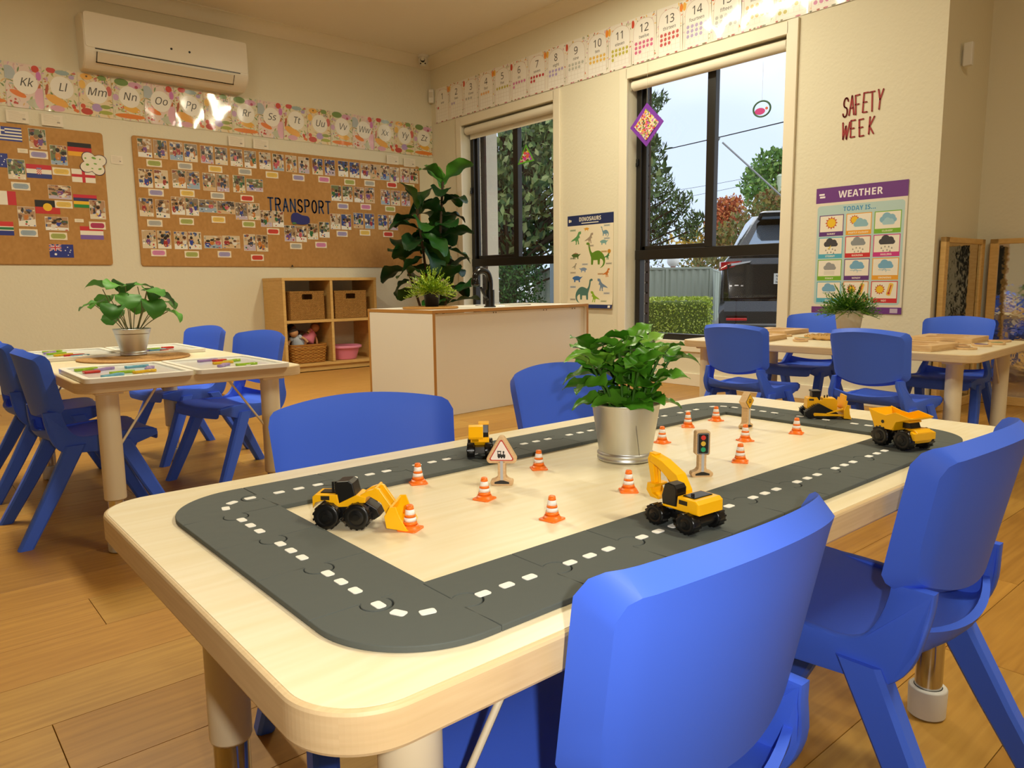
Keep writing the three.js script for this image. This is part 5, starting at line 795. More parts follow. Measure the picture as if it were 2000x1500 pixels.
// ---------------------------------------------------------------- furniture along the back: mat, cube shelf, baskets, basin, play sink
one('floor_mat', uvBox(rbox(2.2, 0.012, 1.62, 0.004), 1, 0.2, 0.1), S('#f0dcc0', 0.55, { map: M.pine.map }), 'low tan wood-look mat on the floor before the cube shelf', 'mat', [2.845, 0.0064, -5.025]);
{ // cube shelf, four compartments, open back
  const t = thing('cube_shelf', 'light wooden cube shelf with four compartments under the display board', 'shelf', [2.98, 0.0126, -6.053]), W = 0.875, H = 0.79, D = 0.40, b = 0.024, wood = (g) => uvBox(g);
  part('top_board', wood(rbox(W + 0.004, b, D + 0.004, 0.002, 0, H - b / 2, 0)), M.pine, t); part('bottom_board', wood(rbox(W, b, D, 0.002, 0, 0.058, 0)), M.pine, t); part('plinth', wood(rbox(W - 0.02, 0.046, D - 0.03, 0.002, 0, 0.023, -0.005)), M.pine, t);
  part('middle_shelf', wood(rbox(W - 2 * b, b, D, 0.002, 0, 0.425, 0)), M.pine, t); for (const s of [-1, 1]) part('side_panel', wood(rbox(b, H - b, D, 0.002, s * (W / 2 - b / 2), (H - b) / 2, 0)), M.pine, t);
  part('divider', wood(rbox(b, 0.33, D, 0.002, 0, 0.6, 0)), M.pine, t); part('divider', wood(rbox(b, 0.34, D, 0.002, 0, 0.242, 0)), M.pine, t);
}
const SX = 2.98, SZ = -6.053, SY = 0.0126;
function wickerBox(label, x, z, y, turn, w, h, d) {
  const t = thing('wicker_basket', label, 'basket', [x, y, z], turn, 'wicker storage baskets');
  const s = rrect(w, h, 0.008), hole = new THREE.Path(rrect(w * 0.3, h * 0.19, 0.006).getPoints(4).map((p) => p.add(new THREE.Vector2(0.0, h * 0.33)))); s.holes.push(hole);
  const wr = (g, ox) => uvBox(g, 1, ox, 0); part('front_panel', wr(extr(s, 0.012, 0.003, 4).translate(0, h / 2, d / 2 - 0.012), 0), M.wicker, t);
  part('back_panel', wr(rbox(w, h, 0.012, 0.004, 0, h / 2, -d / 2 + 0.006), 0.1), M.wicker, t); for (const k of [-1, 1]) part('side_panel', wr(rbox(0.012, h, d - 0.02, 0.004, k * (w / 2 - 0.006), h / 2, 0), 0.2), M.wicker, t);
  part('base', wr(rbox(w - 0.02, 0.01, d - 0.02, 0.003, 0, 0.008, 0), 0.3), M.wicker, t); part('rim', wr(merge([rbox(w + 0.006, 0.016, 0.016, 0.006, 0, h, d / 2 - 0.006), rbox(w + 0.006, 0.016, 0.016, 0.006, 0, h, -d / 2 + 0.006), rbox(0.016, 0.016, d - 0.01, 0.006, w / 2 - 0.005, h, 0), rbox(0.016, 0.016, d - 0.01, 0.006, -w / 2 + 0.005, h, 0)]), 0.4), M.wicker, t);
}
wickerBox('square wicker basket with a cut handle in the upper left cube', SX - 0.225, SZ + 0.012, SY + 0.438, 0.06, 0.315, 0.232, 0.34);
wickerBox('square wicker basket with a cut handle in the upper right cube', SX + 0.19, SZ + 0.012, SY + 0.438, 0.0, 0.305, 0.232, 0.34);
{ // low open basket woven of real strands, dolls piled inside
  const bx0 = SX - 0.205, by = SY + 0.0705, t = thing('low_basket', 'low woven basket holding dolls in the lower left cube', 'basket', [bx0, by, SZ + 0.03]), w = 0.33, d = 0.30, h = 0.155, mt = S('#b0762c', 0.7), ml = S('#c48c3c', 0.7), rows = 12;
  const loop = (y, k, off) => { const p = []; const L = 44; for (let i = 0; i < L; i++) { const a = i / L * 2 * PI, c = Math.cos(a), s = Math.sin(a), q = 1 / Math.pow(Math.abs(c) ** 6 + Math.abs(s) ** 6, 1 / 6), o = 0.004 * (i % 2 ? 1 : -1) * off; p.push(V(c * q * (w / 2 + o - 0.015 * (1 - k)), y, s * q * (d / 2 + o - 0.015 * (1 - k)))); } return new THREE.TubeGeometry(new THREE.CatmullRomCurve3(p, true), 88, 0.0058, 5, true); };
  for (let r = 0; r < rows; r++) part('strand', loop(0.008 + r * 0.0115, r / rows, r % 2 ? 1 : -1), r % 3 ? ml : mt, t); part('rim', [loop(h - 0.008, 1, 0), loop(h, 1.05, 0)], mt, t); part('base', rbox(w - 0.04, 0.006, d - 0.04, 0.002, 0, 0.004, 0), mt, t);
  for (let i = 0; i < 22; i++) { const a = i / 22 * 2 * PI, c = Math.cos(a), s = Math.sin(a), q = 1 / Math.pow(Math.abs(c) ** 6 + Math.abs(s) ** 6, 1 / 6); part('stake', tube([[c * q * (w / 2 - 0.015), 0.002, s * q * (d / 2 - 0.015)], [c * q * w / 2, h, s * q * d / 2]], 0.004, 2, 5), mt, t); }
  // dolls: soft bodies with heads and limbs
  function doll(label, p, rot, cloth, skin, hair) {
    const g = thing('doll', label, 'doll', p, 0, 'dolls in the low basket'); g.rotation.set(...rot); const sm = S(skin, 0.6), cm = S(cloth, 0.8);
    part('dress', lathe([[0.0001, -0.005], [0.055, 0.0], [0.062, 0.02], [0.05, 0.06], [0.036, 0.09], [0.03, 0.11], [0.012, 0.122], [0.0001, 0.124]], 18), cm, g);
    const hd = part('head', new THREE.SphereGeometry(0.038, 20, 14).scale(1, 1.08, 0.98).translate(0, 0.155, 0), sm, g); part('hair', new THREE.SphereGeometry(0.0395, 20, 10, 0, 2 * PI, 0, 1.5).rotateX(-0.5).translate(0, 0.159, -0.003), S(hair, 0.8), hd);
    for (const s of [-1, 1]) { part('arm', tube([[s * 0.028, 0.105, 0], [s * 0.065, 0.085, 0.02], [s * 0.085, 0.05, 0.04]], 0.011, 8, 8), sm, g); part('sleeve', new THREE.SphereGeometry(0.02, 12, 10).translate(s * 0.036, 0.1, 0.004), cm, g); part('leg', tube([[s * 0.022, 0.01, 0], [s * 0.03, -0.03, 0.03], [s * 0.034, -0.06, 0.03]], 0.013, 8, 8), sm, g); }
  }
  doll('doll in a pink dress leaning over the low basket', [bx0 + 0.015, by + 0.17, SZ + 0.06], [0.2, 0.4, -0.75], '#d9788c', '#b87a4c', '#8a5a34');
  doll('doll in pale blue clothes at the left of the low basket', [bx0 - 0.05, by + 0.13, SZ + 0.06], [0.5, -0.3, 0.45], '#b9c2cf', '#c9986c', '#3a2c24');
  doll('dark haired doll lying at the back of the low basket', [bx0 + 0.01, by + 0.15, SZ - 0.07], [0.1, 0.2, 0.5], '#4a3c44', '#8a5a3c', '#1f1814');
}
{ const t = thing('wash_basin', 'round pink plastic basin in the lower right cube', 'basin', [SX + 0.175, SY + 0.0705, SZ + 0.05]); part('bowl', lathe([[0.0001, 0.0], [0.095, 0], [0.105, 0.006], [0.137, 0.105], [0.139, 0.112], [0.134, 0.112], [0.1, 0.012], [0.0001, 0.008]], 40), S('#e887a6', 0.35), t); part('rim', lathe([[0.134, 0.108], [0.136, 0.122], [0.15, 0.124], [0.156, 0.119], [0.155, 0.104], [0.151, 0.103], [0.15, 0.114], [0.138, 0.114]], 40), S('#ec93b0', 0.35), t); }
// play sink of white board with plywood edges: long back panel toward the room
const sink = thing('play_sink', 'white board play sink unit with plywood edges and a black tap', 'sink unit', [2.271, 0, -3.309], 0.0883);
{
  const L = 1.338, D = 0.601, H = 0.595, b = 0.016;
  part('end_panel', rbox(b, H - b, D - 0.004, 0.001, b / 2 + 0.001, (H - b) / 2, -D / 2), M.melamine, sink); part('end_panel', rbox(b, H - b, D - 0.004, 0.001, L - b / 2 - 0.001, (H - b) / 2, -D / 2), M.melamine, sink);
  part('back_panel', rbox(L - 2 * b - 0.004, H - b - 0.006, 0.012, 0.001, L / 2, (H - b) / 2 - 0.002, -0.03), M.melamine, sink);
  part('worktop', rbox(L, b, D, 0.001, L / 2, H - b / 2, -D / 2), M.melamine, sink);
  const e = 0.0172; part('ply_edge', [box(L + 0.001, e, 0.003, L / 2, H - b / 2, 0.0), box(0.003, e, D, 0, H - b / 2, -D / 2), box(0.003, e, D, L, H - b / 2, -D / 2), box(e, H - b, 0.003, e / 2, (H - b) / 2, 0), box(e, H - b, 0.003, L - e / 2, (H - b) / 2, 0), box(0.003, H - b, e, 0.001, (H - b) / 2, -D + e / 2)], M.plyEdge, sink);
  for (const x of [0.48, 0.5, 0.92, 0.945, 1.2, 1.225]) part('screw_head', cyl(0.004, 0.004, 0.002, 0, 0, 0, 10).rotateX(PI / 2).translate(x, H - 0.028, -0.023), S('#7a6a58', 0.5), sink);
  part('basin', lathe([[0.0001, -0.1], [0.12, -0.1], [0.15, -0.01], [0.165, 0.001], [0.172, 0.0025], [0.172, 0.0005], [0.15, -0.02]], 32).scale(1.2, 1, 0.9), S('#b8babc', 0.25, { metalness: 1 }), sink, [0.86, H, -0.32]);
  part('shelf', rbox(L - 2 * b, b, D - 0.08, 0.001, L / 2, 0.09, -D / 2 - 0.03), M.melamine, sink);
}
const onSink = (x, y, z) => sink.localToWorld(V(x, y, z)); sink.updateMatrixWorld(true);
{ const p = onSink(0.545, 0.595, -0.12), t = thing('sink_tap', 'tall black gooseneck tap with a side lever on the sink unit', 'tap', p.toArray(), 0.0883);
  part('body', [cyl(0.021, 0.021, 0.075, 0, 0.0375, 0), cyl(0.026, 0.026, 0.006, 0, 0.003, 0)], M.blackGloss, t); part('spout', tube([[0, 0.07, 0], [0, 0.115, 0], [-0.016, 0.148, 0], [-0.05, 0.156, 0], [-0.078, 0.142, 0], [-0.084, 0.12, 0]], 0.0145, 24, 12), M.blackGloss, t); part('spray_head', lathe([[0.0001, 0], [0.016, 0], [0.02, 0.012], [0.018, 0.03], [0.0145, 0.034]], 20), M.blackGloss, t, [-0.084, 0.09, 0]); part('lever', [tube([[-0.012, 0.035, 0.004], [-0.035, 0.05, 0.006], [-0.06, 0.085, 0.008]], 0.006, 8, 8), cyl(0.009, 0.009, 0.03, 0, 0, 0, 12).rotateZ(PI / 2).translate(-0.012, 0.035, 0.004)], M.blackGloss, t); t.scale.setScalar(1.38); }
{ const p = onSink(0.185, 0.595, -0.24); const g = lathe([[0.0001, 0], [0.155, 0], [0.16, 0.004], [0.155, 0.009], [0.0001, 0.009]], 48), l = [g]; for (let r = 0.02; r < 0.16; r += 0.0135) l.push(new THREE.TorusGeometry(r, 0.0062, 6, 48).rotateX(PI / 2).translate(0, 0.0075, 0)); one('woven_placemat', l, S('#ffffff', 0.85, { map: M.wicker.map }), 'round woven placemat on the sink unit under the small yellow-green plant', 'placemat', [p.x, p.y, p.z], 0, 'round placemats');
  const pot = (t) => part('pot', lathe([[0.0001, 0], [0.038, 0], [0.049, 0.082], [0.052, 0.085], [0.046, 0.085], [0.044, 0.075], [0.0001, 0.075]]), S('#17161a', 0.5), t); pot.top = 0.07;
  fern('small_fern', 'small yellow-green artificial plant in a black pot on the sink unit', [p.x + 0.01, p.y + 0.0138, p.z], pot, ['#8fab20', '#aec438', '#70901c'], 0.175, 0.155, 90, 31); }
// ---------------------------------------------------------------- things on the left and right tables, folding mirror
{ // white lipped trays in two rows
  const lab = ['white light tray at the near left corner of the left table', 'white light tray at the near right corner of the left table', 'white light tray at the far left corner of the left table', 'white light tray at the far right corner of the left table'], panel = S('#dfe2e2', 0.12);
  [[0.526, -2.325, 0], [0.808, -2.325, 0.0], [0.526, -3.08, 0], [0.808, -3.08, 0]].forEach(([x, z, a], i) => { const t = thing('light_tray', lab[i], 'tray', [x, 0.4904, z], a, 'white trays on the left table'), w = 0.275, d = 0.365; const o = rrect(w, d, 0.018); o.holes.push(new THREE.Path(rrect(w - 0.034, d - 0.034, 0.01).getPoints(6))); part('rim', extr(o, 0.014, 0.002, 6).rotateX(-PI / 2), S('#efeade', 0.4), t); part('panel', extr(rrect(w - 0.03, d - 0.03, 0.01), 0.009, 0, 6).rotateX(-PI / 2), panel, t); part('clip', rbox(0.014, 0.004, 0.008, 0.001, 0.01, 0.0145, d / 2 - 0.008), M.white, t); });
  // coloured linking tiles: rounded bars with a waist
  const cols = { red: '#d8291f', lime: '#a8cf2c', yellow: '#f0c51c', blue: '#7cc0d8', violet: '#b79ad0' }, s = new THREE.Shape(); s.moveTo(-0.03, -0.008); s.absarc(-0.022, 0, 0.012, -PI * 0.75, PI * 0.75, true); s.quadraticCurveTo(0, 0.004, 0.014, 0.009); s.absarc(0.022, 0, 0.012, PI * 0.75, -PI * 0.75, true); s.quadraticCurveTo(0, -0.004, -0.014, -0.009); s.closePath();
  const bar = extr(s, 0.007, 0.0012, 6).rotateX(-PI / 2), blk = rbox(0.042, 0.007, 0.022, 0.002, 0, 0.0035, 0), TY = 0.4998;
  const mats = Object.fromEntries(Object.entries(cols).map(([k, c]) => [k, Ph(c, 0.2, { transmission: 0.25 })]));
  const L = [['red', 0.443, -2.334, 0.1, 1, 'block, near left tray front'], ['lime', 0.447, -2.425, 0.4, 0, 'link at the back of the near left tray'], ['violet', 0.487, -2.39, 0.6, 0, 'link behind the red block on the near left tray'], ['lime', 0.505, -2.262, 0.2, 0, 'link in the middle of the near left tray'], ['blue', 0.467, -2.2, 0.5, 0, 'link nearest the front of the near left tray'], ['blue', 0.575, -2.395, 0.1, 0, 'link at the back right of the near left tray'], ['yellow', 0.556, -2.236, 0.3, 0, 'link at the front right of the near left tray'], ['violet', 0.59, -2.32, 1.2, 0, 'link at the right edge of the near left tray'], ['violet', 0.79, -2.42, 0.2, 0, 'link at the back of the near right tray'], ['red', 0.815, -2.385, 0.4, 1, 'block on the near right tray'], ['yellow', 0.80, -2.31, 0.2, 0, 'link on the near right tray'], ['lime', 0.84, -2.345, 0.5, 0, 'link beside the yellow one on the near right tray'], ['lime', 0.835, -2.21, 0.1, 0, 'link at the front of the near right tray'], ['violet', 0.775, -2.235, 0.9, 0, 'link at the front left of the near right tray'], ['lime', 0.486, -3.21, 0.2, 0, 'link at the back of the far left tray'], ['lime', 0.482, -3.10, 0.3, 0, 'link in the middle of the far left tray'], ['yellow', 0.49, -3.02, 0.4, 0, 'link on the far left tray'], ['red', 0.515, -2.97, 0.2, 0, 'link on the far left tray'], ['blue', 0.525, -2.925, 0.5, 0, 'link nearest the front of the far left tray'], ['violet', 0.47, -3.16, 1.0, 0, 'link on the far left tray'], ['lime', 0.785, -3.03, 0.3, 0, 'link on the far right tray'], ['blue', 0.79, -2.97, 0.4, 0, 'link at the front of the far right tray'], ['red', 0.81, -2.93, 0.1, 1, 'block at the front of the far right tray'], ['red', 0.85, -3.06, 0.2, 1, 'block at the back of the far right tray'], ['violet', 0.745, -2.96, 0.8, 0, 'link at the left of the far right tray']];
  for (const [c, x, z, a, b, w] of L) one(b ? 'toy_block' : 'toy_link', b ? blk : bar, mats[c], `${c} plastic ${w}`, 'toy block', [x, TY, z], a, 'coloured linking toys on the trays');
  one('cork_placemat', lathe([[0.0001, 0], [0.178, 0], [0.18, 0.003], [0.178, 0.006], [0.0001, 0.006]], 56).scale(1, 1, 1.02), S('#ffffff', 0.9, { map: M.cork.map }), 'round cork placemat under the plant on the left table', 'placemat', [0.675, 0.4902, -2.86 + 0.03], 0, 'round placemats');
}
{ // right table: puzzle boards, loose pieces, braided mat, potted fern
  const Y = 0.4653, wl = M.beech, ink = ['#6a5a86', '#8a6a4a', '#a9784a', '#7a8a5a'].map((c) => S(c, 0.6));
  const boards = [[3.50, -2.0, 0.26, 0.22, 0.05, 'wooden puzzle board at the back left of the puzzle table'], [3.07, -1.86, 0.24, 0.2, 0.12, 'wooden puzzle board at the front left of the puzzle table, behind a chair'], [3.52, -1.20, 0.24, 0.24, 0.04, 'wooden puzzle board at the back right of the puzzle table'], [3.06, -1.16, 0.22, 0.22, -0.1, 'wooden puzzle board at the front right of the puzzle table']];
  for (const [x, z, w, d, a, l] of boards) { const t = thing('puzzle_board', l, 'puzzle', [x, Y, z], a, 'wooden puzzle boards'); part('base', uvBox(rbox(w, 0.006, d, 0.002, 0, 0.003, 0), 0.15), wl, t); const o = rrect(w, d, 0.008); o.holes.push(new THREE.Path(rrect(w * 0.36, d * 0.6, 0.03).getPoints(6).map((p) => p.add(new THREE.Vector2(-w * 0.22, 0))))); o.holes.push(new THREE.Path(rrect(w * 0.34, d * 0.55, 0.04).getPoints(6).map((p) => p.add(new THREE.Vector2(w * 0.22, 0))))); part('frame', uvBox(extr(o, 0.016, 0.001, 6).rotateX(-PI / 2).translate(0, 0.006, 0), 0.15), wl, t); part('picture', rbox(w * 0.2, 0.001, d * 0.3, 0.0005, 0.2 * w, 0.0066, 0), ink[0], t); }
  const pieces = [[3.33, -1.86, 'left of the braided mat'], [3.10, -1.66, 'near the front edge, left'], [3.22, -1.70, 'by the front edge of the braided mat'], [3.40, -1.16, 'between the right puzzle boards'], [3.24, -1.06, 'near the right front corner'], [3.33, -1.02, 'with a blue picture near the right end'], [3.14, -1.02, 'nearest the right front corner'], [3.60, -1.03, 'at the right back of the table'], [3.46, -1.00, 'at the right edge of the table']];
  pieces.forEach(([x, z, w], i) => { const t = thing('puzzle_piece', `small wooden puzzle piece ${w}`, 'puzzle piece', [x, Y, z], i * 0.8, 'loose wooden puzzle pieces'); const s = new THREE.Shape(); for (let k = 0; k <= 24; k++) { const a = k / 24 * 2 * PI, r = 1 + 0.12 * Math.sin(3 * a + i); const q = [Math.cos(a) * 0.045 * r, Math.sin(a) * 0.03 * r]; k ? s.lineTo(...q) : s.moveTo(...q); } part('piece', uvBox(extr(s, 0.008, 0.001).rotateX(-PI / 2)), wl, t); part('picture', extr(s, 0.0006).scale(0.7, 0.7, 1).rotateX(-PI / 2).translate(0, 0.008, 0), ink[i === 5 ? 0 : 1 + i % 3], t); });
  const l = []; for (let r = 0.012; r < 0.15; r += 0.0125) { const p = [], n = Math.max(14, Math.round(r * 300)); for (let i = 0; i < n; i++) { const a = i / n * 2 * PI; p.push(V(Math.cos(a) * (r + 0.0025 * (i % 2)), 0.006 + 0.004 * (i % 2), Math.sin(a) * (r + 0.0025 * (i % 2)))); } l.push(new THREE.TubeGeometry(new THREE.CatmullRomCurve3(p, true), n * 2, 0.006, 5, true)); }
  one('braided_placemat', l, S('#c79a58', 0.85), 'round braided straw placemat on the puzzle table under the fern', 'placemat', [3.36, Y + 0.0002, -1.60], 0, 'round placemats');
  const pot = (t) => part('pot', lathe([[0.0001, 0], [0.046, 0], [0.061, 0.105], [0.064, 0.108], [0.064, 0.112], [0.057, 0.112], [0.055, 0.095], [0.0001, 0.095]], 36), S('#d2cabc', 0.5), t); pot.top = 0.098;
  fern('potted_fern', 'green artificial fern in a pale round pot on the puzzle table', [3.40, Y + 0.017, -1.585], pot, ['#4f7f26', '#6a9a34', '#3a6a1e'], 0.15, 0.15, 130, 57);
}
{ // three-leaf folding mirror standing in the corner by the recess
  const t = thing('folding_mirror', 'wooden framed folding acrylic mirror standing in the corner by the recess', 'mirror', [0, 0, 0]), H = 0.955, f = 0.045;
  const leaf = (ax, az, bxx, bz) => { const w = Math.hypot(bxx - ax, bz - az), g = new THREE.Group(); g.name = 'mirror_leaf'; g.position.set((ax + bxx) / 2, 0, (az + bz) / 2); g.rotation.y = -Math.atan2(bz - az, bxx - ax); t.add(g);
    part('frame', [...[-1, 1].map((s) => uvBox(rbox(f, H, 0.03, 0.004, s * (w / 2 - f / 2), H / 2, 0))), uvBox(rbox(w, 0.03, 0.03, 0.004, 0, H - 0.015, 0)), uvBox(rbox(w, 0.05, 0.03, 0.004, 0, 0.025, 0))], M.pine, g); part('mirror_sheet', uvBox(box(w - 2 * f + 0.01, H - 0.07, 0.006, 0, H / 2 + 0.01, 0.002)), M.mirror, g); };
  leaf(4.385, -1.555, 4.925, -1.535); leaf(4.945, -1.5, 4.955, -0.93); leaf(4.955, -0.9, 4.94, -0.33);
}
// ---------------------------------------------------------------- outside the windows
struct('ground', bx(4.75, 60, -0.3, -0.06, -50, 12), S('#8f8c86', 0.95, { bumpMap: wallBump, bumpScale: 0.01 }));
// a tree: trunk, limbs to each cluster, and one mass of small leaves
function tree(name, label, root, clusters, cols, leaf, dens, sd, aspect = 0.55, droop = 0) {
  const t = thing(name, label, 'tree', [root[0], -0.06, root[2]]); seed = sd; let top = Math.max(...clusters.map((c) => c[1])), pts = [];
  const tr = [tube([[0, 0, 0], [rr(-0.1, 0.1), top * 0.45, rr(-0.1, 0.1)], [0, top * 0.8, 0]], root[3] ?? 0.09, 10, 7)];
  for (const [x, y, z] of clusters) tr.push(tube([[0, y * 0.55, 0], [(x - root[0]) * 0.5, y * 0.85, (z - root[2]) * 0.5], [x - root[0], y + 0.06, z - root[2]]], (root[3] ?? 0.09) * 0.14, 6, 5));
  part('trunk', tr, M.bark, t);
  const n = clusters.map((c) => Math.round(dens * c[3] * c[3])), N = n.reduce((a, b) => a + b, 0), g = new THREE.BufferGeometry();
  g.setAttribute('position', new THREE.Float32BufferAttribute([0, 0, 0, aspect * 0.5, 0.45, 0.06, 0, 1, 0, 0, 0, 0, 0, 1, 0, -aspect * 0.5, 0.45, 0.06], 3)); g.setAttribute('uv', new THREE.Float32BufferAttribute(new Float32Array(12), 2)); g.computeVertexNormals();
  const im = new THREE.InstancedMesh(g, S('#ffffff', 0.6, {}), N), q = new THREE.Object3D(), cc = cols.map((c) => new THREE.Color(c)), c2 = new THREE.Color(); im.name = 'foliage'; im.userData.kind = 'stuff'; im.castShadow = im.receiveShadow = true; let k = 0;
  clusters.forEach(([x, y, z, r], j) => { for (let i = 0; i < n[j]; i++, k++) { const a = rr(0, 2 * PI), u = rr(-1, 1), rad = r * Math.cbrt(rnd()) * 1.12, s = Math.sqrt(1 - u * u); q.position.set(x - root[0] + rad * s * Math.cos(a), y + 0.06 + rad * u * (1 - droop * 0.2), z - root[2] + rad * s * Math.sin(a)); q.rotation.set(rr(-1.3, 1.3) - droop, rr(0, 6.28), rr(-1.3, 1.3)); q.scale.setScalar(leaf * rr(0.7, 1.25)); q.updateMatrix(); im.setMatrixAt(k, q.matrix); c2.copy(cc[Math.floor(rnd() * cc.length)]); im.setColorAt(k, c2); } });
  t.add(im); return t;
}
{ // dense tree close to the left window: clusters fill a round crown
  seed = 606; const c = []; for (let i = 0; i < 150; i++) { const a = rr(0, 2 * PI), u = rr(-1, 1), s = Math.sqrt(1 - u * u), r = Math.cbrt(rnd()); c.push([8.2 + 2.3 * r * s * Math.cos(a), 2.5 + 1.9 * r * u, -9.9 + 3.0 * r * s * Math.sin(a), rr(0.24, 0.42)]); }
  tree('garden_tree', 'dense dark leafy tree filling the left window', [8.4, 0, -9.9, 0.14], c, ['#3e5a2a', '#4f6c34', '#647c42', '#859656', '#2f4620', '#97a268'], 0.15, 700, 41);
}
{ const c = []; for (let i = 0; i < 14; i++) for (const y of [0.2, 0.42, 0.64, 0.86]) c.push([5.05 + i * 0.09, y, -7.85 + i * 0.075, 0.18]); tree('garden_shrub', 'clipped dark green shrub low in the left window', [5.95, 0, -7.15, 0.03], c, ['#2f5524', '#3d6a2c', '#4d7c36', '#27451d'], 0.045, 5200, 52); }
tree('feathery_tree', 'feathery green tree at the left of the right window', [12.4, 0, -11.2, 0.13], [[13.02, 4.42, -10.78, 0.36], [13.53, 4.65, -10.77, 0.2], [12.98, 3.48, -10.64, 0.4], [12.78, 2.78, -10.28, 0.4], [12.91, 2.16, -10.47, 0.42], [12.66, 1.9, -9.97, 0.3], [12.96, 1.56, -10.31, 0.26], [12.61, 2.27, -9.41, 0.24], [12.73, 1.99, -9.66, 0.17], [12.5, 1.72, -9.14, 0.25], [12.83, 1.94, -9.17, 0.17], [12.88, 2.49, -9.88, 0.15], [12.2, 3.2, -11.3, 0.6], [12.0, 2.2, -11.2, 0.6], [12.4, 4.2, -11.4, 0.6]], ['#33491f', '#425c28', '#547032', '#2a3d1a', '#627c3c'], 0.16, 2600, 77, 0.24, 0.5);
tree('broadleaf_tree', 'bright green tree beyond the car in the right window', [28.2, 0, -16.6, 0.2], [[27.66, 4.91, -16.94, 0.5], [28.51, 5.39, -16.96, 0.6], [28.45, 5.45, -16.36, 0.5], [26.95, 4.38, -16.78, 0.42], [26.84, 3.97, -16.14, 0.6], [28.76, 4.65, -16.61, 0.6], [29.6, 5.14, -16.65, 0.8], [28.2, 3.2, -16.4, 0.8]], ['#4f7a2a', '#628c36', '#3d6422', '#7c9c48'], 0.22, 700, 78, 0.6);
tree('ochre_shrub', 'brown and ochre autumn bush behind the car in the right window', [22, 0, -13.7, 0.1], [[21.48, 2.35, -13.8, 0.5], [22.35, 2.72, -13.78, 0.55], [23.3, 3.18, -13.71, 0.55], [20.21, 1.94, -13.48, 0.45], [20.45, 2.04, -13.96, 0.35], [23.64, 3.26, -13.44, 0.55], [21.4, 1.6, -13.7, 0.7], [22.6, 1.8, -13.6, 0.8], [20.2, 1.2, -13.6, 0.7]], ['#7a6a30', '#8a7a34', '#6a7030', '#8a6238', '#5f6a2c'], 0.17, 900, 79, 0.6);
tree('autumn_tree', 'small orange autumn tree in the distance of the right window', [35.6, 0, -23.6, 0.15], [[35.17, 4.48, -23.72, 0.6], [35.98, 4.64, -23.72, 0.6], [35.84, 4.75, -23.19, 0.5], [35.01, 3.94, -23.76, 0.6], [35.9, 3.7, -23.5, 0.8]], ['#b0542c', '#c46a38', '#9a4826', '#c98a4a'], 0.22, 800, 80, 0.6);
tree('yellow_tree', 'yellow leaved tree low behind the feathery tree', [24, 0, -17.1, 0.12], [[23.31, 2.11, -17.49, 0.45], [24.15, 2.28, -17.47, 0.4], [24.08, 2.41, -16.89, 0.4], [24.27, 2.06, -16.67, 0.45], [23.9, 1.5, -17.1, 0.7]], ['#b8922c', '#caa53a', '#a87f26', '#8f8a30'], 0.18, 420, 81, 0.6);
tree('fence_shrub', 'olive shrubbery showing over the grey fence', [17.1, 0, -12.3, 0.06], [[16.75, 1.14, -12.31, 0.35], [17.07, 1.11, -12.03, 0.36], [17.39, 1.13, -11.76, 0.36], [16.94, 1.24, -13.5, 0.3], [17.6, 1.0, -11.3, 0.4]], ['#6a6a3c', '#5a6a34', '#7c7a48'], 0.12, 600, 82, 0.5);
{ // clipped hedge: dense core, leaf skin
  const t = thing('clipped_hedge', 'bright green clipped box hedge before the grey fence', 'hedge', [6.86, -0.06, -5.38], -0.72); const w = 1.05, h = 0.595, d = 0.42; part('core', rbox(w - 0.05, h - 0.03, d - 0.05, 0.04, 0, h / 2 - 0.015, 0), S('#5a7028', 0.95), t);
  seed = 909; const N = 9000, g = new THREE.BufferGeometry(); g.setAttribute('position', new THREE.Float32BufferAttribute([0, 0, 0, 0.35, 0.5, 0.05, 0, 1, 0, 0, 0, 0, 0, 1, 0, -0.35, 0.5, 0.05], 3)); g.computeVertexNormals(); const im = new THREE.InstancedMesh(g, S('#ffffff', 0.6), N), q = new THREE.Object3D(), cs = ['#bcd24a', '#cfe05c', '#a5c040', '#dcea7c'].map((c) => new THREE.Color(c)); im.name = 'leaf_skin'; im.userData.kind = 'stuff';
  for (let i = 0; i < N; i++) { const f = Math.floor(rnd() * 5), a = rr(-0.5, 0.5), b = rnd(); const P = [[a * w, h, rr(-0.5, 0.5) * d], [a * w, b * h, d / 2], [a * w, b * h, -d / 2], [w / 2, b * h, a * d], [-w / 2, b * h, a * d]][f]; q.position.set(P[0] + rr(-0.02, 0.02), P[1] + rr(-0.02, 0.015), P[2] + rr(-0.02, 0.02)); q.rotation.set(rr(-1.5, 1.5), rr(0, 6), rr(-1.5, 1.5)); q.scale.setScalar(rr(0.018, 0.032)); q.updateMatrix(); im.setMatrixAt(i, q.matrix); im.setColorAt(i, cs[Math.floor(rnd() * 4)]); } t.add(im);
}
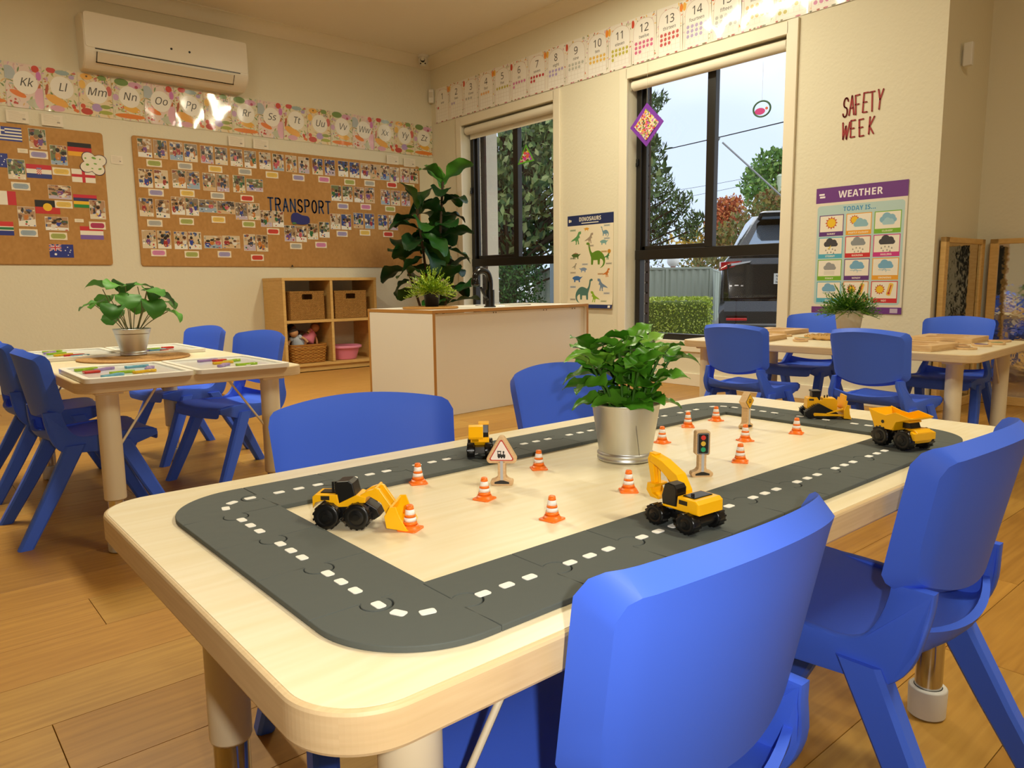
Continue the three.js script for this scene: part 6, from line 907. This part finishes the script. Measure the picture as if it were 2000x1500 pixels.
// steel panel fence: ribbed sheets between posts
function fence(label, a, b, h, n, colour) {
  const L = Math.hypot(b[0] - a[0], b[1] - a[1]), t = thing('panel_fence', label, 'fence', [a[0], -0.06, a[1]], -Math.atan2(b[1] - a[1], b[0] - a[0])), m = S(colour, 0.5), pl = L / n;
  for (let k = 0; k < n; k++) { const s = [], ribs = Math.max(3, Math.round(pl / 0.13)); for (let i = 0; i <= ribs * 4; i++) s.push([i / (ribs * 4) * (pl - 0.02), [0, 0, 0.022, 0.022][i % 4]]); const f = (o) => (u, v) => { const x = u * (s.length - 1), i = Math.min(s.length - 2, Math.floor(x)), r = x - i; return [mix(s[i][0], s[i + 1][0], r), v * h, mix(s[i][1], s[i + 1][1], r) + o]; }; part('panel', shell(f(0.002), f(0), s.length - 1, 1, 0.2), m, t, [k * pl + 0.01, 0, 0]); part('post', rbox(0.05, h + 0.01, 0.05, 0.006, k * pl, h / 2, 0.01), m, t); }
  part('post', rbox(0.05, h + 0.01, 0.05, 0.006, L, h / 2, 0.01), m, t); part('top_rail', rbox(L, 0.04, 0.045, 0.006, L / 2, h, 0.01), m, t);
}
fence('grey-green ribbed steel fence behind the clipped hedge', [8.9, -9.75], [11.21, -7.71], 1.02, 4, '#b6c0b0');
fence('grey-green ribbed steel fence running on behind the parked car', [11.24, -7.72], [17.3, -11.5], 1.0, 6, '#aab6a8');
fence('blue-grey steel fence edge low in the left window', [6.32, -6.62], [7.3, -6.0], 1.05, 2, '#8798a4');
{ // globe lamp and street light, wires
  const t = thing('globe_lamp', 'white globe garden lamp on a red brown base above the fence', 'lamp', [14.85, -0.06, -11.29]); part('post', cyl(0.06, 0.06, 1.16, 0, 0.58, 0), S('#9a5238', 0.7), t); part('globe', new THREE.SphereGeometry(0.15, 24, 16).translate(0, 1.29, 0), S('#f2f2ee', 0.35), t);
  const s = thing('street_light', 'grey street light arm reaching across the sky', 'street light', [20.95, -0.06, -11.71]), st = S('#9a9c9e', 0.5, { metalness: 0.4 }); part('pole', cyl(0.07, 0.05, 3.1, 0, 1.55, 0), st, s); part('arm', tube([[0, 3.05, 0], [-0.66, 3.95, -0.72], [-1.33, 4.88, -1.48]], 0.028, 10, 8), st, s); part('lamp_head', rbox(0.36, 0.08, 0.12, 0.03), st, s, [-1.44, 4.95, -1.6], [0, 0.85, -0.25]);
  const w = S('#23201e', 0.8), wire = (l, a, b, sag, r = 0.011) => one('power_line', tube([a, [(a[0] + b[0]) / 2, (a[1] + b[1]) / 2 - sag, (a[2] + b[2]) / 2], b], r, 20, 5), w, l, 'cable');
  wire('dark power line crossing the sky in the right window', [14.27, 3.69, -13.56], [13.28, 3.73, -6.45], 0.02); wire('upper of two thin distant wires in the right window', [19.83, 3.61, -15.43], [20.55, 3.87, -12.21], 0.02, 0.006); wire('lower of two thin distant wires in the right window', [19.81, 3.33, -15.4], [20.53, 3.69, -12.19], 0.02, 0.006);
  const p = thing('power_pole', 'pale green white pole top among the far trees', 'pole', [28.0, -0.06, -16.1]); part('pole', cyl(0.14, 0.13, 4.9, 0, 2.45, 0), S('#c2cdb4', 0.7), p); part('cap', cyl(0.15, 0.06, 0.1, 0, 4.95, 0), S('#c2cdb4', 0.7), p);
}
{ // black station wagon parked with its tail to the window; local x across the tail, z toward the viewer
  const t = thing('parked_car', 'black car parked outside the right window, seen from its tail', 'car', [8.91, -0.06, -4.88], -0.985), paint = Ph('#0a0a0c', 0.22, { clearcoat: 1, clearcoatRoughness: 0.05 }), dark = S('#08080a', 0.5), W = 0.92;
  const ringAt = (z, hw, y0, y1, c = 0.09) => [[-hw + c, y0], [hw - c, y0], [hw, y0 + c], [hw * 1.0, (y0 + y1) / 2], [hw - 0.02, y1 - c], [hw - c, y1], [-hw + c, y1], [-hw + 0.02, y1 - c], [-hw, (y0 + y1) / 2], [-hw, y0 + c]].map(([x, y]) => [x, y, z]);
  part('body', loft([ringAt(-4.2, 0.7, 0.35, 0.75), ringAt(-4.0, 0.86, 0.28, 0.85), ringAt(-3.2, W, 0.26, 0.98), ringAt(-1.0, W, 0.26, 1.04), ringAt(-0.25, W, 0.27, 1.09), ringAt(-0.03, W - 0.02, 0.3, 1.08), ringAt(0.0, W - 0.06, 0.34, 1.04)], 0.8), paint, t);
  const cab = (z, hw, hw2, y0, y1) => [[-hw, y0], [hw, y0], [hw2 + 0.03, y1 - 0.1], [hw2 - 0.06, y1], [-hw2 + 0.06, y1], [-hw2 - 0.03, y1 - 0.1]].map(([x, y]) => [x, y, z]);
  part('cabin', loft([cab(-2.9, 0.8, 0.6, 0.95, 1.0), cab(-2.2, 0.84, 0.56, 1.0, 1.62), cab(-1.0, 0.86, 0.56, 1.02, 1.68), cab(-0.42, 0.84, 0.5, 1.06, 1.64), cab(-0.05, 0.82, 0.78, 1.07, 1.16)], 0.5), paint, t);
  part('rear_window', loft([[[-0.60, 1.17, -0.055], [0.60, 1.17, -0.055], [0.44, 1.50, -0.30], [-0.44, 1.50, -0.30]], [[-0.60, 1.175, -0.03], [0.60, 1.175, -0.03], [0.44, 1.51, -0.275], [-0.44, 1.51, -0.275]]]), Ph('#8d9bab', 0.06, { metalness: 0.75 }), t);
  part('spoiler', loft([ring([0, 1.575, -0.25], 0.92, 0.26, 0.05), ring([0, 1.65, -0.2], 0.88, 0.34, 0.05), ring([0, 1.675, -0.22], 0.8, 0.3, 0.05)]), paint, t);
  part('tailgate', loft([[[-0.80, 0.55, -0.02], [0.80, 0.55, -0.02], [0.84, 1.02, -0.02], [-0.84, 1.02, -0.02]], [[-0.78, 0.57, 0.022], [0.78, 0.57, 0.022], [0.82, 1.0, 0.018], [-0.82, 1.0, 0.018]]]), paint, t);
  part('bumper', loft([ring([0, 0.24, -0.06], 1.78, 0.18, 0.06), ring([0, 0.40, -0.02], 1.84, 0.22, 0.07), ring([0, 0.53, -0.04], 1.80, 0.16, 0.06)]), paint, t);
  for (const s of [-1, 1]) { part('tail_light', loft([[[s * 0.92, 0.92, -0.06], [s * 0.92, 1.04, -0.06], [s * 0.64, 1.05, 0.0], [s * 0.72, 0.97, 0.0]], [[s * 0.90, 0.93, 0.0], [s * 0.90, 1.035, 0.0], [s * 0.66, 1.045, 0.03], [s * 0.74, 0.975, 0.03]]]), Ph('#b0141c', 0.1, { clearcoat: 1 }), t); part('light_lens', loft([[[s * 0.78, 0.98, 0.0], [s * 0.78, 1.02, 0.0], [s * 0.52, 1.05, 0.0], [s * 0.54, 1.02, 0.0]], [[s * 0.77, 0.985, 0.034], [s * 0.77, 1.015, 0.034], [s * 0.53, 1.045, 0.034], [s * 0.55, 1.025, 0.034]]]), Ph('#c9ccd0', 0.1, { clearcoat: 1 }), t); part('reflector', rbox(0.26, 0.035, 0.02, 0.008, s * 0.69, 0.30, 0.095), Ph('#d01a1e', 0.2, { clearcoat: 1 }), t); const wh = part('wheel', cyl(0.33, 0.33, 0.22, 0, 0, 0, 32).rotateZ(PI / 2), dark, t, [s * 0.8, 0.33, -0.85]); part('hub', cyl(0.2, 0.2, 0.01, 0, 0, 0, 20).rotateZ(PI / 2), M.chrome, wh, [s * 0.112, 0, 0]); const w2 = part('wheel', cyl(0.33, 0.33, 0.22, 0, 0, 0, 32).rotateZ(PI / 2), dark, t, [s * 0.8, 0.33, -3.4]); part('hub', cyl(0.2, 0.2, 0.01, 0, 0, 0, 20).rotateZ(PI / 2), M.chrome, w2, [s * 0.112, 0, 0]); }
  part('chrome_badge', [box(0.03, 0.018, 0.006, -0.77, 0.73, 0.026), box(0.05, 0.014, 0.006, -0.70, 0.735, 0.026), box(0.03, 0.018, 0.006, -0.63, 0.73, 0.026)], M.chrome, t);
  const plate = canvasTex(256, 96, (g) => { g.fillStyle = '#d8d8d4'; g.fillRect(0, 0, 256, 96); g.fillStyle = '#1a1a1a'; g.font = 'bold 26px sans-serif'; g.textAlign = 'center'; ['N', 'S', 'W'].forEach((c, i) => g.fillText(c, 26, 32 + i * 28)); g.fillStyle = '#2b2b2b'; g.fillRect(52, 10, 196, 76); });
  part('number_plate', card(0.372, 0.134, 0.006), printed(plate, 0.4), t, [-0.06, 0.815, 0.024]);
}
renderer.render(scene, camera);
